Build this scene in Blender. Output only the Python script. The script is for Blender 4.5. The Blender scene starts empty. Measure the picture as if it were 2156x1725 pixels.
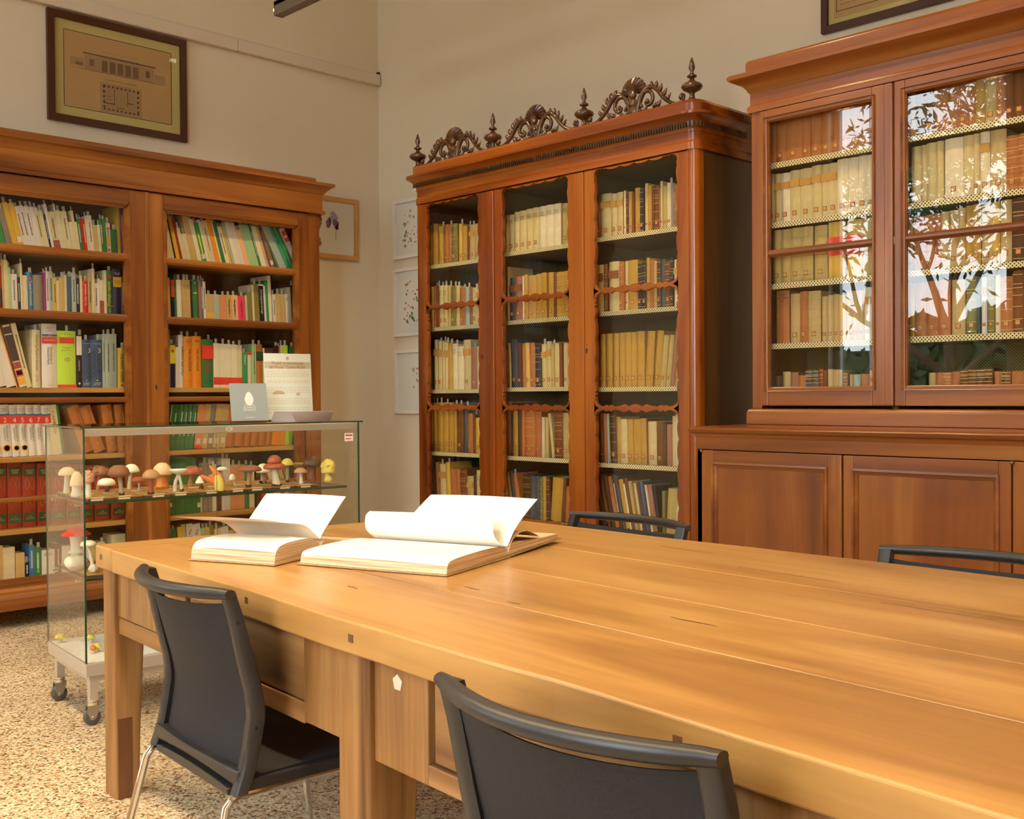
import bpy, bmesh, math, random
import numpy as np
from mathutils import Vector, Matrix
random.seed(7)
C = bpy.context.scene.collection
PI = math.pi
# ------------------------------------------------------------------ camera
F, CX, CY = 2265.8, 1078.0, 862.5
YAW, PITCH, ROLL, CH = 0.77609, -0.013044, 0.006864, 1.22
def cam_axes():
    sy, cy = math.sin(YAW), math.cos(YAW)
    right = np.array([cy, -sy, 0]); fwd = np.array([sy, cy, 0]); down = np.array([0, 0, -1.])
    sp, cp = math.sin(PITCH), math.cos(PITCH)
    f2 = fwd*cp-down*sp; d2 = down*cp+fwd*sp
    sr, cr = math.sin(ROLL), math.cos(ROLL)
    return right*cr+d2*sr, d2*cr-right*sr, f2
AX = cam_axes()
CO = np.array([0, 0, CH])
def ray(px, py):
    return AX[0]*(px-CX)/F+AX[1]*(py-CY)/F+AX[2]
def on(axis, val, px, py):            # where the sight line of a photo pixel meets an axis plane
    d = ray(px, py); t = (val-CO[axis])/d[axis]; return CO+t*d
def hit(px, py, p0, n):
    d = ray(px, py); n = np.array(n, float); t = ((np.array(p0, float)-CO)@n)/(d@n); return CO+t*d
cam = bpy.data.cameras.new('camera'); camo = bpy.data.objects.new('camera', cam); C.objects.link(camo)
cam.sensor_width = 36; cam.sensor_fit = 'HORIZONTAL'; cam.lens = F/2156*36; cam.clip_start = 0.05; cam.clip_end = 200
r, d, f = AX
camo.matrix_world = Matrix(((r[0], -d[0], -f[0], 0), (r[1], -d[1], -f[1], 0), (r[2], -d[2], -f[2], CH), (0, 0, 0, 1)))
S = bpy.context.scene
S.camera = camo
# ------------------------------------------------------------------ sky, lights, exposure
S.view_settings.view_transform = 'Standard'; S.view_settings.look = 'None'; S.view_settings.gamma = 1
S.view_settings.exposure = 0.0; S.view_settings.use_curve_mapping = False
try:
    S.cycles.max_bounces = 8; S.cycles.transparent_max_bounces = 24; S.cycles.diffuse_bounces = 4
    S.cycles.caustics_reflective = False; S.cycles.caustics_refractive = False
except Exception: pass
W = bpy.data.worlds.new('sky'); S.world = W; W.use_nodes = True
bg = W.node_tree.nodes['Background']; bg.inputs[0].default_value = (0.86, 0.95, 1.0, 1); bg.inputs[1].default_value = 12.0
X0, Y0, XL, YF, ZC = 4.93, 6.42, -1.6, -2.6, 4.9        # the room: right wall, far wall, window wall, wall behind, ceiling
def area(name, loc, size, power, col, rot=(0, 0, 0), spread=PI):
    L = bpy.data.lights.new(name, 'AREA'); L.shape = 'RECTANGLE'; L.size, L.size_y = size; L.energy = power; L.color = col; L.spread = spread
    o = bpy.data.objects.new(name, L); o.location = loc; o.rotation_euler = rot; C.objects.link(o); return o
WARM = (1.0, 0.74, 0.42)
def spot(name, loc, to, power, col, ang, blend=.5, rad=.035):
    L = bpy.data.lights.new(name, 'SPOT'); L.energy = power; L.color = col; L.spot_size = ang; L.spot_blend = blend; L.shadow_soft_size = rad
    o = bpy.data.objects.new(name, L); o.location = loc; o.rotation_euler = (Vector(to)-Vector(loc)).to_track_quat('-Z', 'Y').to_euler(); C.objects.link(o); return o
for i, y in enumerate((4.5, 3.0, 1.5, 0.0)):             # downward lamps in the hanging beam near the right wall
    spot('beam_lamp', (3.63, y, 3.585), (3.45, y, 0), 100, WARM, 2.6, .5)
for i, y in enumerate((4.4, 3.2, 2.0, .8, -.4)):  # lamps of an unseen second beam, added to light table and pine bookcase
    spot('beam_lamp', (.75, y, 3.60), (1.2, y+.2, 0), 215, WARM, 2.75, .4)
spot('added_book_spot', (.75, 2.5, 3.66), (2.15, 2.65, .85), 150, (1, .92, .80), .80, .9, .05)  # added spot with no fixture of its own; brightens the open books
spot('added_notice_spot', (1.3, .9, 3.66), (2.42, 4.15, 1.24), 260, (1, .93, .82), .16, .6, .03)  # another added spot, narrow, only to whiten the notice sheet
# ------------------------------------------------------------------ helpers
def lin(c):
    c = c/255.0
    return c/12.92 if c <= 0.04045 else ((c+0.055)/1.055)**2.4
ILL = (1.0, 0.87, 0.72)
def A(r, g, b, k=1.0):                # paint colour of a surface that reads as this sRGB in the warm light of the room
    return tuple(min(0.9, lin(v)/i*k) for v, i in zip((r, g, b), ILL))+(1,)
def tagp(o, label=None, cat=None, group=None, kind=None):
    if label: o['label'] = label
    if cat: o['category'] = cat
    if group: o['group'] = group
    if kind: o['kind'] = kind
    return o
def thing(name, label, cat, loc=(0, 0, 0), rot=(0, 0, 0), group=None):
    o = bpy.data.objects.new(name, None); C.objects.link(o); o.location = loc; o.rotation_euler = rot; o.empty_display_size = 0.1
    return tagp(o, label, cat, group)
def structure(name, loc=(0, 0, 0)):
    o = bpy.data.objects.new(name, None); C.objects.link(o); o.location = loc; o['kind'] = 'structure'; o.empty_display_size = 0.1
    return o
def sub(name, parent):               # an Empty that stands for a part made of several pieces
    o = bpy.data.objects.new(name, None); C.objects.link(o); o.parent = parent; o.empty_display_size = 0.05; return o
def wmat(o):
    return Matrix.LocRotScale(o.location, o.rotation_euler, None) if o.parent is None else wmat(o.parent) @ Matrix.LocRotScale(o.location, o.rotation_euler, None)
class G:
    """collects shapes; .build makes ONE mesh object. World coordinates unless local."""
    def __init__(s): s.v = []; s.f = []; s.m = []; s.cm = 0
    def add(s, vs, fs):
        n = len(s.v); s.v += [tuple(map(float, v)) for v in vs]; s.f += [tuple(i+n for i in q) for q in fs]; s.m += [s.cm]*len(fs)
        return s
    def box(s, x0, x1, y0, y1, z0, z1):
        v = [(x, y, z) for x in (x0, x1) for y in (y0, y1) for z in (z0, z1)]
        return s.add(v, [(0, 1, 3, 2), (4, 6, 7, 5), (0, 4, 5, 1), (2, 3, 7, 6), (0, 2, 6, 4), (1, 5, 7, 3)])
    def prism(s, pts, axis, a0, a1):
        """closed 2D polygon pushed along an axis. axis 0: pts=(y,z); 1: pts=(x,z); 2: pts=(x,y)"""
        def P(p, a): return ((a, p[0], p[1]), (p[0], a, p[1]), (p[0], p[1], a))[axis]
        n = len(pts)
        return s.add([P(p, a0) for p in pts]+[P(p, a1) for p in pts], [tuple(range(n))[::-1], tuple(range(n, 2*n))]+[(i, (i+1) % n, n+(i+1) % n, n+i) for i in range(n)])
    def lathe(s, prof, c, seg=20, axis=2):
        vs = []; n = len(prof)
        for k in range(seg):
            a = 2*PI*k/seg
            for r_, h in prof:
                p = (r_*math.cos(a), r_*math.sin(a), h)
                if axis == 0: p = (p[2], p[0], p[1])
                if axis == 1: p = (p[1], p[2], p[0])
                vs.append((c[0]+p[0], c[1]+p[1], c[2]+p[2]))
        fs = []
        for k in range(seg):
            k2 = (k+1) % seg
            for i in range(n-1): fs.append((k*n+i, k2*n+i, k2*n+i+1, k*n+i+1))
        fs.append(tuple(k*n for k in range(seg))[::-1]); fs.append(tuple(k*n+n-1 for k in range(seg)))
        return s.add(vs, fs)
    def tube(s, pts, rad, seg=8, cap=True, flat=1.0):
        pts = [Vector(p) for p in pts]; n = len(pts)
        if not hasattr(rad, '__len__'): rad = [rad]*n
        up = Vector((0, 0, 1)); vs = []; prev = None
        for i, p in enumerate(pts):
            t = (pts[min(i+1, n-1)]-pts[max(i-1, 0)]).normalized()
            if prev is None:
                a = up if abs(t.z) < 0.9 else Vector((1, 0, 0)); u = t.cross(a).normalized()
            else:
                u = (prev-t*prev.dot(t)); u = u.normalized() if u.length > 1e-6 else t.cross(up).normalized()
            prev = u; w = t.cross(u)
            for k in range(seg):
                a = 2*PI*k/seg; vs.append(p+(u*math.cos(a)*flat+w*math.sin(a))*rad[i])
        fs = [(i*seg+k, i*seg+(k+1) % seg, (i+1)*seg+(k+1) % seg, (i+1)*seg+k) for i in range(n-1) for k in range(seg)]
        if cap: fs += [tuple(range(seg))[::-1], tuple((n-1)*seg+k for k in range(seg))]
        return s.add(vs, fs)
    def mould(s, path, prof, closed=False):
        """profile (out, z) swept along a plan polyline with mitred corners; out is to the left of the way along"""
        P = [Vector(p) for p in path]; n = len(P); rows = []
        for i, p in enumerate(P):
            d0 = (P[i]-P[i-1]).normalized() if i > 0 or closed else None
            d1 = (P[(i+1) % n]-P[i]).normalized() if i < n-1 or closed else None
            if d0 is None: d0 = d1
            if d1 is None: d1 = d0
            n0 = Vector((-d0.y, d0.x)); n1 = Vector((-d1.y, d1.x)); m = (n0+n1); m = m/(1+n0.dot(n1))
            rows.append([(p.x+m.x*o, p.y+m.y*o, z) for o, z in prof])
        k = len(prof); vs = [v for r_ in rows for v in r_]
        fs = [(i*k+j, i*k+(j+1) % k, ((i+1) % n)*k+(j+1) % k, ((i+1) % n)*k+j) for i in range(n if closed else n-1) for j in range(k)]
        if not closed: fs += [tuple(range(k))[::-1], tuple((n-1)*k+j for j in range(k))]
        return s.add(vs, fs)
    def plate(s, a, b, t0, t1, axis=0):
        """strip between two equal-length 2D curves, with thickness t0..t1 along an axis"""
        def P(p, t): return ((t, p[0], p[1]), (p[0], t, p[1]), (p[0], p[1], t))[axis]
        n = len(a); vs = [P(p, t) for t in (t0, t1) for c in (a, b) for p in c]
        fs = []
        for i in range(n-1):
            fs += [(i, i+1, n+i+1, n+i), (2*n+i, 3*n+i, 3*n+i+1, 2*n+i+1), (i, 2*n+i, 2*n+i+1, i+1), (n+i, n+i+1, 3*n+i+1, 3*n+i)]
        fs += [(0, n, 3*n, 2*n), (n-1, 3*n-1, 4*n-1, 2*n-1)]
        return s.add(vs, fs)
    def ball(s, c, rx, ry=None, rz=None, seg=14, rings=8, cut=-1.0, rough=0.0, rnd=random):
        ry = ry or rx; rz = rz or rx; vs = []; 
        a0 = math.asin(max(-1, cut))
        for i in range(rings+1):
            ph = a0+(PI/2-a0)*i/rings
            for k in range(seg):
                th = 2*PI*k/seg; q = 1+rnd.uniform(-rough, rough)
                vs.append((c[0]+rx*q*math.cos(ph)*math.cos(th), c[1]+ry*q*math.cos(ph)*math.sin(th), c[2]+rz*q*math.sin(ph)))
        fs = [(i*seg+k, i*seg+(k+1) % seg, (i+1)*seg+(k+1) % seg, (i+1)*seg+k) for i in range(rings) for k in range(seg)]
        fs.append(tuple(range(seg))[::-1])
        return s.add(vs, fs)
    def build(s, name, mat, parent=None, local=False, bevel=0, smooth=False, sub=0, seg=2, angle=35):
        me = bpy.data.meshes.new(name)
        v = s.v
        if parent is not None and not local:
            mi = wmat(parent).inverted(); v = [tuple(mi @ Vector(p)) for p in v]
        me.from_pydata(v, [], s.f); me.validate()
        bm = bmesh.new(); bm.from_mesh(me); bmesh.ops.remove_doubles(bm, verts=bm.verts, dist=1e-6) if smooth else None
        bmesh.ops.recalc_face_normals(bm, faces=bm.faces); bm.to_mesh(me); bm.free()
        mats = mat if isinstance(mat, (list, tuple)) else [mat]
        for m in mats: me.materials.append(m)
        if len(mats) > 1 and len(me.polygons) == len(s.m): me.polygons.foreach_set('material_index', s.m)
        o = bpy.data.objects.new(name, me); C.objects.link(o)
        if parent is not None: o.parent = parent
        if bevel:
            b = o.modifiers.new('edge', 'BEVEL'); b.width = bevel; b.segments = seg; b.limit_method = 'ANGLE'; b.angle_limit = math.radians(30)
        if sub:
            m = o.modifiers.new('smooth', 'SUBSURF'); m.levels = sub; m.render_levels = sub
        if smooth:
            me.polygons.foreach_set('use_smooth', [True]*len(me.polygons))
            try: me.set_sharp_from_angle(angle=math.radians(angle))
            except Exception: pass
        return o
def struct(name, g, mat, **k): o = g.build(name, mat, **k); o['kind'] = 'structure'; return o
# ------------------------------------------------------------------ materials
def nm(name):
    m = bpy.data.materials.new(name); m.use_nodes = True; nt = m.node_tree; return m, nt, nt.nodes['Principled BSDF']
def N(nt, t, **k):
    n = nt.nodes.new(t)
    for a, b in k.items():
        if a.startswith('i_'): n.inputs[int(a[2:])].default_value = b
        else: setattr(n, a, b)
    return n
def plain(name, col, rough=0.6, metal=0.0, spec=0.5, var=0.0, scale=20, bump=0.0, coat=0.0):
    m, nt, b = nm(name); L = nt.links
    b.inputs['Base Color'].default_value = col; b.inputs['Roughness'].default_value = rough; b.inputs['Metallic'].default_value = metal
    b.inputs['Specular IOR Level'].default_value = spec; b.inputs['Coat Weight'].default_value = coat
    if var or bump:
        tc = N(nt, 'ShaderNodeTexCoord'); no = N(nt, 'ShaderNodeTexNoise'); no.inputs['Scale'].default_value = scale; no.inputs['Detail'].default_value = 4
        L.new(tc.outputs['Object'], no.inputs['Vector'])
        if var:
            mx = N(nt, 'ShaderNodeMix', data_type='RGBA'); mx.inputs[6].default_value = tuple(c*(1-var) for c in col[:3])+(1,); mx.inputs[7].default_value = tuple(min(1, c*(1+var)) for c in col[:3])+(1,)
            L.new(no.outputs[0], mx.inputs[0]); L.new(mx.outputs[2], b.inputs['Base Color'])
        if bump:
            bp = N(nt, 'ShaderNodeBump'); bp.inputs['Strength'].default_value = bump; bp.inputs['Distance'].default_value = 0.01
            L.new(no.outputs[0], bp.inputs['Height']); L.new(bp.outputs[0], b.inputs['Normal'])
    return m
def wood(name, c1, c2, c3=None, axis=2, scale=9, rough=0.35, coat=0.25, knots=0.0, stretch=14, bump=0.15, fine=0.25):
    """long-grained wood: stretched noise bands between two colours, darker streaks, optional knots"""
    m, nt, b = nm(name); L = nt.links
    tc = N(nt, 'ShaderNodeTexCoord'); mp = N(nt, 'ShaderNodeMapping'); s3 = [scale*1.0]*3; s3[axis] = scale/stretch; mp.inputs['Scale'].default_value = s3
    L.new(tc.outputs['Object'], mp.inputs['Vector'])
    n1 = N(nt, 'ShaderNodeTexNoise'); n1.inputs['Scale'].default_value = 1.0; n1.inputs['Detail'].default_value = 6; n1.inputs['Distortion'].default_value = 0.8
    L.new(mp.outputs[0], n1.inputs['Vector'])
    r1 = N(nt, 'ShaderNodeValToRGB'); e = r1.color_ramp.elements; e[0].position = 0.3; e[0].color = c1; e[1].position = 0.68; e[1].color = c2
    if c3: q = r1.color_ramp.elements.new(0.5); q.color = c3
    L.new(n1.outputs[0], r1.inputs[0])
    mp2 = N(nt, 'ShaderNodeMapping'); s3 = [scale*9.0]*3; s3[axis] = scale*0.35; mp2.inputs['Scale'].default_value = s3; L.new(tc.outputs['Object'], mp2.inputs['Vector'])
    n2 = N(nt, 'ShaderNodeTexNoise'); n2.inputs['Scale'].default_value = 1.0; n2.inputs['Detail'].default_value = 3; L.new(mp2.outputs[0], n2.inputs['Vector'])
    mx = N(nt, 'ShaderNodeMix', data_type='RGBA', blend_type='MULTIPLY'); mx.inputs[0].default_value = fine
    L.new(r1.outputs[0], mx.inputs[6]); L.new(n2.outputs[0], mx.inputs[7]); col = mx.outputs[2]
    if knots:
        v = N(nt, 'ShaderNodeTexVoronoi'); v.inputs['Scale'].default_value = 1.0; mp3 = N(nt, 'ShaderNodeMapping'); s3 = [4.2]*3; s3[axis] = 1.9; mp3.inputs['Scale'].default_value = s3
        L.new(tc.outputs['Object'], mp3.inputs['Vector']); L.new(mp3.outputs[0], v.inputs['Vector'])
        rr = N(nt, 'ShaderNodeValToRGB'); rr.color_ramp.elements[0].position = 0.03; rr.color_ramp.elements[0].color = (1, 1, 1, 1); rr.color_ramp.elements[1].position = 0.10; rr.color_ramp.elements[1].color = (0, 0, 0, 1)
        L.new(v.outputs[0], rr.inputs[0]); mk = N(nt, 'ShaderNodeMath', operation='MULTIPLY'); mk.inputs[1].default_value = knots; L.new(rr.outputs[0], mk.inputs[0])
        m3 = N(nt, 'ShaderNodeMix', data_type='RGBA'); m3.inputs[7].default_value = tuple(x*0.35 for x in c1[:3])+(1,); L.new(mk.outputs[0], m3.inputs[0]); L.new(col, m3.inputs[6]); col = m3.outputs[2]
    L.new(col, b.inputs['Base Color']); b.inputs['Roughness'].default_value = rough; b.inputs['Coat Weight'].default_value = coat; b.inputs['Coat Roughness'].default_value = 0.25
    if bump:
        bp = N(nt, 'ShaderNodeBump'); bp.inputs['Strength'].default_value = bump; bp.inputs['Distance'].default_value = 0.004; L.new(n2.outputs[0], bp.inputs['Height']); L.new(bp.outputs[0], b.inputs['Normal'])
    return m
def glass(name, tint=(0.96, 0.98, 0.96, 1), gain=1.0, rough=0.0):
    """thin pane: light passes straight through, the surface mirrors by Fresnel"""
    m, nt, b = nm(name); L = nt.links; nt.nodes.remove(b); out = nt.nodes['Material Output']
    tr = N(nt, 'ShaderNodeBsdfTransparent'); tr.inputs[0].default_value = tint
    gl = N(nt, 'ShaderNodeBsdfGlossy'); gl.inputs['Roughness'].default_value = rough
    fr = N(nt, 'ShaderNodeFresnel'); fr.inputs[0].default_value = 1.5
    mu = N(nt, 'ShaderNodeMath', operation='MULTIPLY', use_clamp=True); mu.inputs[1].default_value = gain; L.new(fr.outputs[0], mu.inputs[0])
    ge = N(nt, 'ShaderNodeNewGeometry'); iv = N(nt, 'ShaderNodeMath', operation='SUBTRACT'); iv.inputs[0].default_value = 1; L.new(ge.outputs['Backfacing'], iv.inputs[1])   # the pane's inner side lets light out
    m2 = N(nt, 'ShaderNodeMath', operation='MULTIPLY'); L.new(mu.outputs[0], m2.inputs[0]); L.new(iv.outputs[0], m2.inputs[1]); mu = m2
    mx = N(nt, 'ShaderNodeMixShader'); L.new(mu.outputs[0], mx.inputs[0]); L.new(tr.outputs[0], mx.inputs[1]); L.new(gl.outputs[0], mx.inputs[2]); L.new(mx.outputs[0], out.inputs[0])
    return m
def lattice(name, line, ground, k, side=False, w=0.5):
    """printed lining paper with a small lozenge net"""
    m, nt, b = nm(name); L = nt.links
    tc = N(nt, 'ShaderNodeTexCoord'); sx = N(nt, 'ShaderNodeSeparateXYZ'); L.new(tc.outputs['Object'], sx.inputs[0])
    def M(op, a, c, v=None):
        q = N(nt, 'ShaderNodeMath', operation=op)
        for i, z in enumerate((a, c)):
            if z is None: continue
            if isinstance(z, (int, float)): q.inputs[i].default_value = z
            else: L.new(z, q.inputs[i])
        return q.outputs[0]
    x, y, z = sx.outputs
    p, q = (M('ADD', x, M('MULTIPLY', z, 1.0)), M('SUBTRACT', x, z)) if side else (M('ADD', M('ADD', y, z), x), M('SUBTRACT', M('SUBTRACT', y, z), x))
    sa = M('ABSOLUTE', M('SINE', M('MULTIPLY', p, k), None), None); sb = M('ABSOLUTE', M('SINE', M('MULTIPLY', q, k), None), None)
    mn = M('MINIMUM', sa, sb); lt = M('LESS_THAN', mn, w)
    mx = N(nt, 'ShaderNodeMix', data_type='RGBA'); mx.inputs[6].default_value = ground; mx.inputs[7].default_value = line; L.new(lt, mx.inputs[0]); L.new(mx.outputs[2], b.inputs['Base Color'])
    b.inputs['Roughness'].default_value = 0.8; b.inputs['Specular IOR Level'].default_value = 0.2
    return m
M = {}
M['wall'] = plain('wall_paint', (0.78, 0.665, 0.49, 1), 0.85, spec=0.2, var=0.02, scale=2, bump=0.04)
M['ceil'] = plain('ceiling_paint', (0.7, 0.65, 0.57, 1), 0.9)
def terrazzo():
    m, nt, b = nm('terrazzo'); L = nt.links; tc = N(nt, 'ShaderNodeTexCoord')
    v = N(nt, 'ShaderNodeTexVoronoi'); v.inputs['Scale'].default_value = 120; L.new(tc.outputs['Object'], v.inputs['Vector'])
    r_ = N(nt, 'ShaderNodeValToRGB'); r_.color_ramp.interpolation = 'CONSTANT'; e = r_.color_ramp.elements
    e[0].color = A(128, 92, 58); e[0].position = 0; e[1].position = 0.16; e[1].color = A(212, 172, 122)
    for p, c in ((0.36, A(232, 200, 152)), (0.62, A(240, 214, 168)), (0.86, A(200, 152, 102))): q = e.new(p); q.color = c
    sc = N(nt, 'ShaderNodeSeparateColor'); L.new(v.outputs['Color'], sc.inputs[0]); L.new(sc.outputs[0], r_.inputs[0])
    n = N(nt, 'ShaderNodeTexNoise'); n.inputs['Scale'].default_value = 210; L.new(tc.outputs['Object'], n.inputs['Vector'])
    mt = N(nt, 'ShaderNodeMapRange'); mt.inputs[1].default_value = 0.36; mt.inputs[2].default_value = 0.42; L.new(n.outputs[0], mt.inputs[0])
    n3 = N(nt, 'ShaderNodeTexNoise'); n3.inputs['Scale'].default_value = 2.2; n3.inputs['Detail'].default_value = 5; L.new(tc.outputs['Object'], n3.inputs['Vector'])
    mx = N(nt, 'ShaderNodeMix', data_type='RGBA'); mx.inputs[6].default_value = A(105, 72, 45); L.new(mt.outputs[0], mx.inputs[0]); L.new(r_.outputs[0], mx.inputs[7])
    mr = N(nt, 'ShaderNodeMapRange'); mr.inputs[1].default_value = 0.35; mr.inputs[2].default_value = 0.65; mr.inputs[3].default_value = 0.8; mr.inputs[4].default_value = 1.04; L.new(n3.outputs[0], mr.inputs[0])
    m2 = N(nt, 'ShaderNodeVectorMath', operation='SCALE'); L.new(mx.outputs[2], m2.inputs[0]); L.new(mr.outputs[0], m2.inputs['Scale'])
    # slab joints
    br = N(nt, 'ShaderNodeTexBrick'); br.offset = 0; br.inputs['Scale'].default_value = 1; br.inputs['Mortar Size'].default_value = 0.002; br.inputs['Brick Width'].default_value = 0.4; br.inputs['Row Height'].default_value = 0.4
    L.new(tc.outputs['Object'], br.inputs['Vector'])
    m4 = N(nt, 'ShaderNodeMix', data_type='RGBA', blend_type='MULTIPLY'); mm = N(nt, 'ShaderNodeMath', operation='MULTIPLY'); mm.inputs[1].default_value = 0.45; L.new(br.outputs['Fac'], mm.inputs[0])
    L.new(mm.outputs[0], m4.inputs[0]); L.new(m2.outputs[0], m4.inputs[6]); m4.inputs[7].default_value = (0.45, 0.33, 0.22, 1)
    L.new(m4.outputs[2], b.inputs['Base Color']); b.inputs['Roughness'].default_value = 0.5
    return m
M['floor'] = terrazzo()
for ax, sfx in ((2, 'v'), (0, 'x'), (1, 'y')):
    M['pine_'+sfx] = wood('pine_'+sfx, (.17, .044, .005, 1), (.46, .175, .026, 1), (.32, .100, .012, 1), axis=ax, knots=0.55, rough=0.4, scale=7)
    M['walnut_'+sfx] = wood('walnut_'+sfx, (.11, .018, .002, 1), (.48, .145, .010, 1), (.32, .072, .004, 1), axis=ax, rough=0.22, coat=0.4, scale=5, stretch=9)
    M['cherry_'+sfx] = wood('cherry_'+sfx, (.16, .042, .007, 1), (.43, .155, .024, 1), (.30, .085, .010, 1), axis=ax, rough=0.3, coat=0.35, scale=5, stretch=12, knots=0.25)
M['pine_shelf'] = wood('pine_shelf', A(170, 110, 45), A(220, 160, 80), axis=0, scale=8, rough=0.5, coat=0.1, knots=0.6)
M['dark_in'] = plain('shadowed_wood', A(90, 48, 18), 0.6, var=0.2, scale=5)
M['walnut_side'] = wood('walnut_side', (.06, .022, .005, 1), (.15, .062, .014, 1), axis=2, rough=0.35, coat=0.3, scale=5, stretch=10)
M['carved'] = wood('carved_wood', (.045, .018, .007, 1), (.14, .060, .022, 1), axis=1, rough=0.25, coat=0.5, scale=14, stretch=4)
M['lat'] = lattice('lining_paper', A(140, 116, 52), A(72, 44, 14), 230)
M['lat_s'] = lattice('lining_paper_side', A(140, 116, 52), A(72, 44, 14), 230, side=True)
M['lat_e'] = lattice('shelf_edge_paper', A(240, 215, 150), A(100, 62, 22), 200, w=0.62)
M['glass'] = glass('cabinet_glass', (0.985, 0.985, 0.98, 1), gain=1.9)
M['glass_thin'] = glass('old_pane', (0.985, 0.985, 0.97, 1), gain=1.0)
M['glass_case'] = glass('showcase_glass', (0.98, 0.985, 0.97, 1), gain=1.2)
M['glass_edge'] = plain('green_glass_edge', (0.02, 0.06, 0.035, 1), 0.15)
M['alu'] = plain('satin_aluminium', (0.62, 0.58, 0.52, 1), 0.4, metal=0.6)
M['chrome'] = plain('chrome', (0.8, 0.78, 0.75, 1), 0.12, metal=1)
M['steel'] = plain('brushed_steel', (0.45, 0.42, 0.38, 1), 0.3, metal=0.9)
M['rubber'] = plain('grey_rubber', (0.10, 0.09, 0.08, 1), 0.6)
M['plastic'] = plain('charcoal_plastic', (0.024, 0.021, 0.021, 1), 0.40, spec=0.5, bump=0.05, scale=400)
M['mesh'] = plain('dark_mesh_fabric', (0.010, 0.009, 0.012, 1), 0.7, bump=0.3, scale=500)
M['black'] = plain('black', (0.01, 0.01, 0.01, 1), 0.5)
M['paper'] = plain('white_paper', (0.86, 0.85, 0.80, 1), 0.8, spec=0.2)
M['oldpaper'] = plain('aged_paper', (0.80, 0.66, 0.45, 1), 0.85, spec=0.1, var=0.12, scale=60)
M['pages'] = plain('page_edges', A(205, 180, 135), 0.9, spec=0.1, var=0.15, scale=90)
M['slip'] = plain('paper_slip', A(190, 175, 155), 0.8, spec=0.2)
M['gold'] = plain('gilt', A(225, 175, 90), 0.4, metal=0.3)
M['ink'] = plain('printed_ink', (0.05, 0.04, 0.04, 1), 0.7)
M['inkw'] = plain('white_print', (0.8, 0.78, 0.72, 1), 0.7)
M['brass'] = plain('old_brass', (0.25, 0.18, 0.09, 1), 0.4, metal=0.8)
# the room shell
struct('floor', G().box(XL-.1, X0+.1, YF-.1, Y0+.1, -0.1, 0), M['floor'])
struct('ceiling', G().box(XL-.1, X0+.1, YF-.1, Y0+.1, ZC, ZC+.1), M['ceil'])
struct('wall_back', G().box(XL-.1, X0+.1, Y0, Y0+.15, 0, ZC), M['wall'])
struct('wall_right', G().box(X0, X0+.15, YF, Y0, 0, ZC), M['wall'])
struct('wall_front', G().box(XL-.1, X0+.1, YF-.15, YF, 0, ZC), M['wall'])
WIN = [(3.98, 5.86, 0.85, 4.6), (0.1, 1.98, 0.85, 4.6)]
g = G(); ys = [YF, WIN[1][0], WIN[1][1], WIN[0][0], WIN[0][1], Y0]
for a, b_ in ((0, 1), (2, 3), (4, 5)): g.box(XL-.3, XL, ys[a], ys[b_], 0, ZC)
for y0, y1, z0, z1 in WIN: g.box(XL-.3, XL, y0, y1, 0, z0); g.box(XL-.3, XL, y0, y1, z1, ZC)
struct('wall_left', g, M['wall'])
M['winpaint'] = plain('window_paint', (0.7, 0.72, 0.74, 1), 0.4)
for i, (y0, y1, z0, z1) in enumerate(WIN):
    w = structure('window_%d' % (i+1), (XL-.15, (y0+y1)/2, z0))
    g = G(); zt = 3.66
    for a, b_, c, d_ in ((y0, y0+.07, z0, z1), (y1-.07, y1, z0, z1), (y0, y1, z0, z0+.07), (y0, y1, z1-.07, z1), (y0, y1, zt-.13, zt+.13), ((y0+y1)/2-.05+.35, (y0+y1)/2+.05+.35, z0, zt-.1)):
        g.box(XL-.19, XL-.12, a, b_, c, d_)
    g.build('window_frame', M['winpaint'], w, bevel=.006)
    G().box(XL-.157, XL-.153, y0+.05, y1-.05, z0+.05, z1-.05).build('pane', M['glass'], w)
    G().box(XL-.1, XL+.06, y0-.05, y1+.05, z0-.04, z0).build('window_sill', M['winpaint'], w, bevel=.005)
struct('ground', G().box(-16, XL-.32, -8, 16, -0.3, -0.2), plain('garden_soil', (0.08, 0.09, 0.04, 1), 0.9, var=0.4, scale=3))
# ------------------------------------------------------------------ pine bookcase on the far wall
def interp(xs, ys, x):
    return float(np.interp(x, xs, ys))
YP = 5.95                                               # front plane of its doors
def PX(px, py, y=YP): p = on(1, y, px, py); return p[0], p[2]
xr = PX(675, 850)[0]; a1 = PX(271, 600)[0]; b0 = PX(344, 600)[0]; b1 = PX(626, 600)[0]; a0 = a1-(b1-b0); xl = a0-(xr-b1)
zt_in = (PX(340, 445)[1]+PX(622, 469)[1])/2; zf = (PX(0, 366)[1]+PX(655, 437)[1])/2; ztop = (PX(0, 272)[1]+PX(683, 372)[1])/2
bars = [(PX(150, 532)[1]+PX(480, 562)[1])/2, (PX(150, 664)[1]+PX(480, 681)[1])/2, (PX(150, 841)[1]+PX(480, 841)[1])/2, PX(50, 1052)[1]]
zb_in = PX(50, 1226)[1]
pine = thing('glazed_bookcase', 'wide pine bookcase with glazed doors full of colourful modern books', 'bookcase', ((xl+xr)/2, 6.2, 0))
v, x_, y_ = M['pine_v'], M['pine_x'], M['pine_y']
YB = 6.41
G().box(xl, xl+.03, YP+.03, YB, 0.12, zf).build('side_panel', v, pine); G().box(xr-.03, xr, YP+.03, YB, 0.12, zf).build('side_panel', v, pine)
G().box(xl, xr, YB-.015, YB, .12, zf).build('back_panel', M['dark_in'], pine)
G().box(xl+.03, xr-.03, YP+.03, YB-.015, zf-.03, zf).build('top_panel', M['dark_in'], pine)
mid = (a1+b0)/2
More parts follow.
